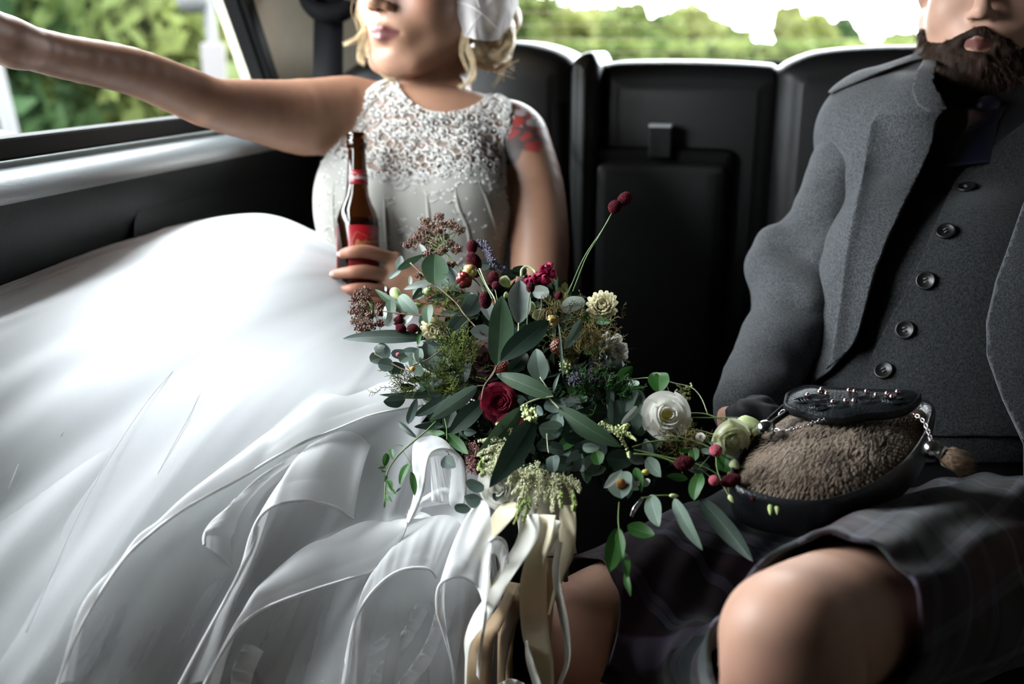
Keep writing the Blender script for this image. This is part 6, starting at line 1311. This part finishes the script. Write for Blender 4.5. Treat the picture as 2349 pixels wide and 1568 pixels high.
head(c3, 595, 652, 40, 60, 80, lift=.02, sc=.37); head(c3, 882, 760, 36, 62, 70, lift=.03, sc=.37); head(c3, 790, 575, 37, 34, 0, M_pink, .03, .37, 'pink burnet head'); head(c3, 780, 760, 31, 31, 0, M_pink, .035, .37, 'pink burnet head'); head(c3, 1020, 870, 18, 14, 0, lift=.03, sc=.37)
# purple wild-carrot umbels
M_umb = mat('umbel_florets', (.085, .016, .030), .7, .1, col2=(.24, .17, .115), vscale=260)
def umbel(heads, root, nfl, lab, lift=0.):
    mb = MB(); mb2 = MB(); rp_ = p3d(c1, *root, lift)
    for x, y, r_ in heads:
        c = p3d(c1, x, y, lift+RNG.uniform(-.012, .012)); mb2.add(*tube([rp_, lerp(rp_, c, .5)+[0, 0, .003], c], [.0006, .0005, .0004], 4)); rr_ = r_*.298/F*1.15
        u = RNG.normal(size=(nfl, 3)); u /= np.linalg.norm(u, axis=1)[:, None]; p = c+u*rr_*RNG.uniform(.35, 1.25, nfl)[:, None]*[1, .8, .75]
        for q in p[::3]: mb2.add(*tube([c-[0, 0, rr_*.3], q], .00025, 3))
        v, f = many(OCT, p, RNG.uniform(.0008, .0017, nfl)); mb.add(v, f)
    o = mb.build('umbel', M_umb, bq, smooth=False); o['label'] = lab; o['kind'] = 'stuff'; o2 = mb2.build('umbel_stalk', M_stem, o)
um = [(765, 190, 42), (660, 235, 46), (710, 260, 50), (640, 300, 50), (700, 330, 55), (860, 255, 52), (915, 290, 48), (790, 250, 40), (760, 300, 45), (600, 350, 46), (560, 380, 46), (520, 410, 34), (660, 380, 55), (740, 390, 55), (700, 440, 50), (800, 340, 36), (850, 400, 44), (895, 440, 46), (790, 440, 40), (620, 430, 48), (670, 480, 40), (850, 560, 34), (760, 480, 36), (620, 640, 40)]
umbel(um, (810, 470), 85, 'large purple umbel rising beside the bottle')
um2 = [(165, 780, 50), (200, 820, 46), (120, 830, 46), (150, 880, 52), (215, 880, 44), (110, 920, 44), (180, 940, 50), (230, 950, 36), (130, 990, 46), (190, 1010, 48), (240, 1030, 40), (160, 1050, 46), (210, 1075, 36), (300, 885, 32), (305, 930, 26), (310, 1010, 34), (200, 750, 32), (320, 1100, 20)]
umbel(um2, (270, 950), 85, 'smaller purple umbel lying on the white skirt')
# lavender-blue spikes
M_lav = mat('lavender_floret', (.05, .045, .07), .7, .2, col2=(.17, .16, .22), vscale=250); M_lavd = mat('dark_spike', (.06, .05, .07), .7, .2, col2=(.14, .10, .15), vscale=250)
def spike(pts, r_, m, n=420):
    q = crv(np.array([p3d(c1, x, y, l) for x, y, l in pts]), 40); i = RNG.integers(0, 40, n); o = RNG.normal(size=(n, 3)); o /= np.linalg.norm(o, axis=1)[:, None]; rr_ = r_*np.interp(i, [0, 8, 32, 39], [.45, 1, 1, .6]); v, f = many(OCT, q[i]+o*rr_[:, None]*RNG.uniform(.6, 1.1, n)[:, None], RNG.uniform(.0007, .0014, n)); mb = MB(); mb.add(v, f); mb.add(*tube(q, r_*.45, 6)); mb.build('flower_spike', m, bq, smooth=False)['kind'] = 'stuff'
spike([(1045, 392, .01), (1100, 405, .01), (1140, 450, .01), (1165, 520, .01), (1195, 570, .008)], .0052, M_lav); spike([(1200, 570, .0), (1240, 585, .0), (1268, 600, .0)], .0040, M_lav, 160)
spike([(1780, 1465, .02), (1830, 1440, .02), (1880, 1450, .02)], .0075, M_lav, 380); spike([(1870, 1450, .02), (1960, 1455, .018), (2095, 1430, .014)], .0045, M_lavd, 360); spike([(1930, 1430, .01), (1940, 1350, .01)], .0035, M_lavd, 200); spike([(1840, 1420, .01), (1830, 1370, .01)], .003, M_lavd, 150)
# crimson snapdragon-like bloom
for x, y, r_ in ((1480, 680, 18), (1540, 655, 20), (1590, 620, 20), (1610, 580, 17), (1560, 690, 17), (1630, 640, 14), (1440, 690, 13), (1600, 690, 12)): flower('crimson_bloom', *c1(x, y), r_, (RNG.uniform(-.6, .6), RNG.uniform(-.3, .8)), [(3, 1.1, 1., .1, 0), (4, .6, 1.25, 0, 0)], [[petal_mesh('crimson_petal', 1., .55, 1.1, -.4, M_cri, .12, 6, 6, 2)]], (.3, .3, M_cri, .3), .0)
for x, y in ((450, 900), (470, 960), (430, 1000), (700, 830)): flower('crimson_bloom', *c1(x, y), 13, (RNG.uniform(-.6, .6), .2), [(3, 1.1, 1., .1, 0), (4, .6, 1.25, 0, 0)], [[petal_mesh('crimson_petal', 1., .55, 1.1, -.4, M_bu, .1, 6, 6, 2)]], (.3, .3, M_bu, .3), -.005)
# berries
def berries(fn, x, y, r_, n, rb_, m, lift, name='berry_cluster', sc=.298):
    c = p3d(fn, x, y, lift); rr_ = r_*sc/F*1.1; g_ = np.arange(n)+.5; phi = np.arccos(1-2*g_/n); th = math.pi*(1+5**.5)*g_; u = np.stack([np.cos(th)*np.sin(phi), np.sin(th)*np.sin(phi), np.cos(phi)], 1); 
    if n <= 12:
        for q in c+u*rr_: v, f = ICO2; o = mesh('berry', v*rb_+q, f, m, bq)
        return o
    v, f = many(ICO1, c+u*rr_, np.full(n, rb_)); o = mesh(name, v, f, m, bq); o['kind'] = 'stuff'; return o
M_bb = mat('brown_bramble', (.11, .028, .012), .35, .5); M_gb = mat('golden_berry', (.42, .30, .10), .35, .5); M_rb = mat('red_berry', (.14, .012, .010), .25, .6)
berries(c1, 1680, 1192, 44, 70, .0034, M_bb, .02); berries(c1, 1850, 1130, 34, 50, .003, M_bb, .0); berries(c1, 1000, 612, 26, 10, .0055, M_gb, .012); berries(c1, 955, 675, 34, 12, .006, M_rb, .008); berries(c1, 1045, 620, 18, 5, .005, M_rb, .004)
berries(c1, 1250, 1350, 50, 120, .0022, mat('red_seed_head', (.22, .03, .02), .5), .002); berries(c1, 1640, 990, 30, 10, .0035, M_gb, .01)
# feathery greens
def feathery(fn, cx, cy, w_, h_, n, m, lift, name, sc, r_=.00038, seed=0):
    mb = MB()
    for k in range(n):
        x, y = cx+RNG.normal()*w_*.42, cy+RNG.normal()*h_*.42; a0 = math.atan2(y-cy-h_*.5, x-cx)+RNG.normal()*.7; p = p3d(fn, x, y, lift+RNG.uniform(-.01, .012)); dr = np.array([math.cos(a0), RNG.normal()*.4, -math.sin(a0)]); dr = nrm(dr); L_ = RNG.uniform(.010, .022)
        q = crv([p, p+dr*L_*.5+RNG.normal(size=3)*.002, p+dr*L_], 5); mb.add(*tube(q, r_, 3))
        for j in (1, 2, 3, 4):
            for s in (-1, 1): sd = nrm(np.cross(dr, RNG.normal(size=3)))*s; mb.add(*tube([q[j], q[j]+sd*.004+dr*.003], r_*.8, 3))
    mb.build(name, m, bq)['kind'] = 'stuff'
M_dill = mat('dill_green', (.10, .13, .022), .7, .2, var=.4, vscale=80); M_dillb = mat('dill_gold', (.15, .12, .04), .7, .2, var=.4, vscale=80)
feathery(c1, 900, 1290, 150, 230, 130, M_dill, .016, 'dill_fronds', .298); feathery(c1, 1900, 1190, 210, 200, 170, M_dillb, .008, 'fennel_fronds', .298); feathery(c1, 1720, 960, 170, 130, 60, M_dillb, .004, 'fennel_fronds', .298); feathery(c1, 820, 870, 110, 90, 70, M_dill, .0, 'dill_fronds', .298); feathery(c1, 640, 1480, 250, 90, 90, M_dill, .0, 'dill_fronds', .298)
feathery(c1, 1990, 1530, 250, 90, 90, LM['G'], .006, 'mint_fronds', .298, .0006); feathery(c3, 590, 540, 90, 60, 60, M_dillb, .0, 'fennel_fronds', .37)
# seeded eucalyptus and pale plumes of astilbe
def seeds(fn, paths, m, lift, name, rs=.0014, n=60, spread=.003, taper=True):
    mb = MB()
    for pts in paths:
        q = crv(np.array([p3d(fn, x, y, lift+RNG.uniform(-.006, .006)) for x, y in pts]), 24); mb.add(*tube(q, .0004, 3)); i = RNG.integers(0, 24, n); o = RNG.normal(size=(n, 3)); o /= np.linalg.norm(o, axis=1)[:, None]
        k = (1-i/30.)[:, None] if taper else 1.; p = q[i]+o*spread*RNG.uniform(.4, 1.1, n)[:, None]*k; v, f = many(OCT, p, RNG.uniform(.6, 1.2, n)*rs); mb.add(v, f)
    o_ = mb.build(name, m, bq, smooth=False); o_['kind'] = 'stuff'; return o_
M_seed = mat('pale_green_seed', (.46, .52, .22), .6); M_ast = mat('cream_astilbe', (.62, .64, .36), .75, .2, trans=.2, col2=(.80, .78, .58), vscale=160); M_astg = mat('green_astilbe', (.30, .40, .12), .75, .2, trans=.2)
seeds(c2_, [[(1340, 480), (1310, 540), (1320, 600)], [(1300, 470), (1290, 520), (1330, 570)], [(1350, 500), (1380, 540), (1370, 580)]], M_seed, .05, 'seed_cluster', .0024, 16, .003, False)
seeds(c2_, [[(2000, 620), (2060, 700), (2120, 800), (2150, 880)], [(2060, 640), (2140, 700), (2200, 740)], [(1900, 600), (1990, 650), (2080, 690)], [(2100, 640), (2140, 620)]], M_seed, .016, 'seed_cluster', .0016, 70, .005)
seeds(c3, [[(560, 170), (600, 200), (640, 170)], [(540, 200), (590, 220), (635, 210)], [(560, 230), (600, 240), (620, 250)]], M_seed, .0, 'seed_cluster', .0018, 14, .003, False); seeds(c1, [[(1720, 1300), (1760, 1340), (1740, 1400)], [(1700, 1340), (1780, 1350)]], M_seed, .012, 'seed_cluster', .0022, 24, .005, False)
pl = [[(1250, 780), (1200, 700), (1130, 650), (1070, 612)], [(1220, 800), (1120, 760), (1020, 745), (925, 748)], [(1180, 850), (1060, 810), (980, 830), (915, 865)], [(1150, 900), (1040, 880), (960, 890)], [(1150, 940), (1030, 930), (940, 960), (915, 985)], [(1150, 980), (1040, 980), (960, 1010), (935, 1035)], [(1200, 770), (1100, 850), (1050, 960), (1040, 1050)], [(1240, 760), (1180, 820), (1120, 900)]]
seeds(c2_, pl, M_ast, .020, 'astilbe_plume', .0011, 230, .0062)['label'] = 'left pale plume'
pl = [[(1400, 950), (1330, 1050), (1280, 1150), (1230, 1290)], [(1420, 980), (1400, 1100), (1390, 1250), (1380, 1330)], [(1380, 960), (1280, 1020), (1200, 1080), (1150, 1100)], [(1500, 1020), (1480, 1130), (1460, 1260)], [(1560, 1050), (1560, 1150), (1590, 1290)], [(1600, 1040), (1660, 1120), (1700, 1230)], [(1350, 1000), (1260, 1110), (1200, 1180)], [(1450, 1000), (1340, 1120), (1300, 1260)], [(1520, 1050), (1530, 1200), (1520, 1320)], [(1400, 1000), (1440, 1100), (1420, 1200)], [(1640, 1060), (1720, 1100), (1740, 1170)], [(1300, 1000), (1220, 1030), (1170, 1060)]]
seeds(c2_, pl, M_ast, .018, 'astilbe_plume', .0011, 240, .0066)['label'] = 'lower pale plume over the ribbons'
seeds(c2_, [[(1300, 1230), (1260, 1310), (1210, 1420)], [(1340, 1220), (1310, 1330), (1280, 1400)], [(1590, 1180), (1600, 1240), (1590, 1290)], [(1680, 1180), (1700, 1260), (1690, 1320)], [(950, 900), (930, 960), (960, 1010)], [(1100, 640), (1080, 620), (1068, 608)]], M_astg, .024, 'astilbe_tip', .0016, 60, .003)
seeds(c2_, [[(860, 760), (840, 860), (850, 980)], [(820, 820), (870, 900), (890, 1020)], [(900, 780), (880, 900), (830, 1000)]], mat('dark_red_astilbe', (.09, .012, .018), .7, col2=(.35, .16, .14), vscale=400), .0, 'burgundy_plume', .0009, 140, .009)
v, f = ICO2; mesh('bud_centre', v*[.005, .004, .006]+p3d(c2_, 2080, 1100, .02), f, mat('amber_bud', (.30, .14, .03), .5), bq); mesh('bud_centre', v*[.004, .003, .0035]+p3d(c3, 352, 712, .012), f, M_yc, bq); mesh('bud_centre', v*.003+p3d(c1, 558, 1362, .034), f, mat('amber_bud', (.5, .24, .04), .5), bq); mesh('bud_centre', v*.0028+p3d(c1, 447, 1253, .02), f, M_pink, bq)
# small chrome pin below the bouquet
pin = thing('metal_pin', 'small shiny metal pin below the right end of the bouquet', 'pin', P(1460, 1165, 1.02)); v, f = tube(PP([(1474, 1142, 1.0), (1466, 1154, 1.0), (1456, 1166, .998), (1448, 1184, .995)]), [.0022, .003, .0036, .002], 8); mesh('clasp', v, f, M_chrome, pin)
# --- wrapped stems and ribbons
M_rib = mat('cream_satin_ribbon', (.84, .76, .55), .38, .5, sheen=.2, trans=.3, bump=.1, bscale=700); M_rib2 = mat('ivory_ribbon', (.92, .91, .84), .4, .5, sheen=.2, trans=.3); M_rib3 = mat('tan_ribbon', (.36, .25, .15), .45, .4, trans=.1); M_wr = mat('ribbon_wrap', (.62, .58, .48), .5, .4)
h0_, h1_ = P(1243, 1120, 1.09), P(1258, 1275, 1.075); mesh('stem_wrap', *tube(np.array([lerp(h0_, h1_, t) for t in np.linspace(0, 1, 8)]), [.034, .031, .030, .030, .031], 24), M_wr, bq)
mb = MB()
for k in range(14): a0 = k*.45; o = np.array([math.cos(a0), math.sin(a0)*.8, 0])*.016; mb.add(*tube([h1_+o, h1_+o*1.3+[0, .0, -.022-.004*(k % 3)]], .003, 6))
mb.build('cut_stems', M_stem, bq)
def c4(x, y): return 900+x*.3112, 1080+y*.3112
def ribbon(pts, m, d0=.965, name='ribbon', label=None):
    """pts: (x, y, width, edge depth offset) in the lower crop"""
    L_, R_ = [], []; A_ = np.array([(*c4(p[0], p[1]), p[2]*.3112, p[3] if len(p) > 3 else 0., p[4] if len(p) > 4 else 0.) for p in pts]); q = crv(A_, 40); t = np.gradient(q[:, :2], axis=0); t /= np.linalg.norm(t, axis=1)[:, None]+1e-9
    V_ = []
    for i in range(40):
        nx, ny = -t[i, 1], t[i, 0]; w_ = max(2, q[i, 2])/2
        for s in np.linspace(-1, 1, 6): V_.append(P(q[i, 0]+nx*w_*s, q[i, 1]+ny*w_*s, d0-q[i, 4]+q[i, 3]*s+.002*math.sin(i*.5)*s))
    o = mesh(name, V_, grid_faces(40, 6), m, bq, mods=[('SOLIDIFY', dict(thickness=.0005))]); return o
ribbon([(920, 250, 60, .01), (850, 290, 130, .02), (760, 400, 120, .015), (700, 500, 60, .01), (672, 620, 40, .01), (690, 780, 50, .01), (720, 900, 30, .005)], M_rib, .975)['label'] = 'cream ribbon loop'
ribbon([(900, 820, 120, .02), (850, 1100, 130, .01), (830, 1350, 110, .01), (830, 1700, 120, .01)], M_rib3, 1.0)  # brown shadow among the ribbons put into this tan strip
ribbon([(1010, 320, 130, .01), (1010, 430, 150, .012), (960, 560, 130, .015), (830, 760, 110, .02), (740, 930, 105, .015), (640, 1090, 110, .01), (560, 1240, 60, .02), (545, 1400, 20, .01), (535, 1700, 10, .01)], M_rib2, .955)['label'] = 'ivory ribbon crossing in front'
ribbon([(870, 900, 60, .02), (780, 1080, 100, .02), (680, 1200, 170, .02), (640, 1330, 200, .01), (620, 1700, 190, .0)], M_rib3, .975)
ribbon([(1120, 320, 170, .01), (1110, 480, 130, .02), (1060, 640, 150, .01), (1040, 820, 195, .0), (1040, 1020, 200, .0), (1060, 1230, 195, .005), (1110, 1420, 150, .01), (1130, 1700, 120, .01)], M_rib, .950)['label'] = 'broad cream ribbon'
ribbon([(1210, 360, 60, .01), (1180, 480, 60, .01), (1140, 590, 40, .01)], M_rib2, .955)
ribbon([(1290, 250, 110, .01), (1290, 420, 125, .01), (1280, 600, 110, .02), (1240, 760, 60, .02), (1190, 920, 30, .01), (1150, 1060, 12, .01)], M_rib, .965)
ribbon([(1235, 520, 30, .01), (1205, 680, 50, .01), (1215, 860, 55, .01), (1260, 1080, 60, .01), (1290, 1280, 45, .01), (1285, 1420, 34, .01), (1235, 1560, 30, .01), (1190, 1700, 30, .01)], M_rib2, .952)['label'] = 'narrow ivory ribbon hanging apart'
ribbon([(950, 850, 90, .01), (900, 1000, 110, .01), (850, 1180, 90, .01), (810, 1400, 60, .01), (800, 1700, 50, .01)], M_rib3, .985)
ribbon([(1170, 640, 60, .0), (1150, 900, 90, .0), (1140, 1200, 60, .0), (1130, 1500, 40, .0)], M_rib3, .99)
ribbon([(985, 1250, 20, .01), (1010, 1400, 50, .01), (1060, 1560, 60, .01), (1080, 1700, 60, .01)], M_rib2, .948)
ribbon([(780, 1590, 30, .0), (870, 1560, 60, .0), (960, 1590, 60, .0)], M_rib2, .94)
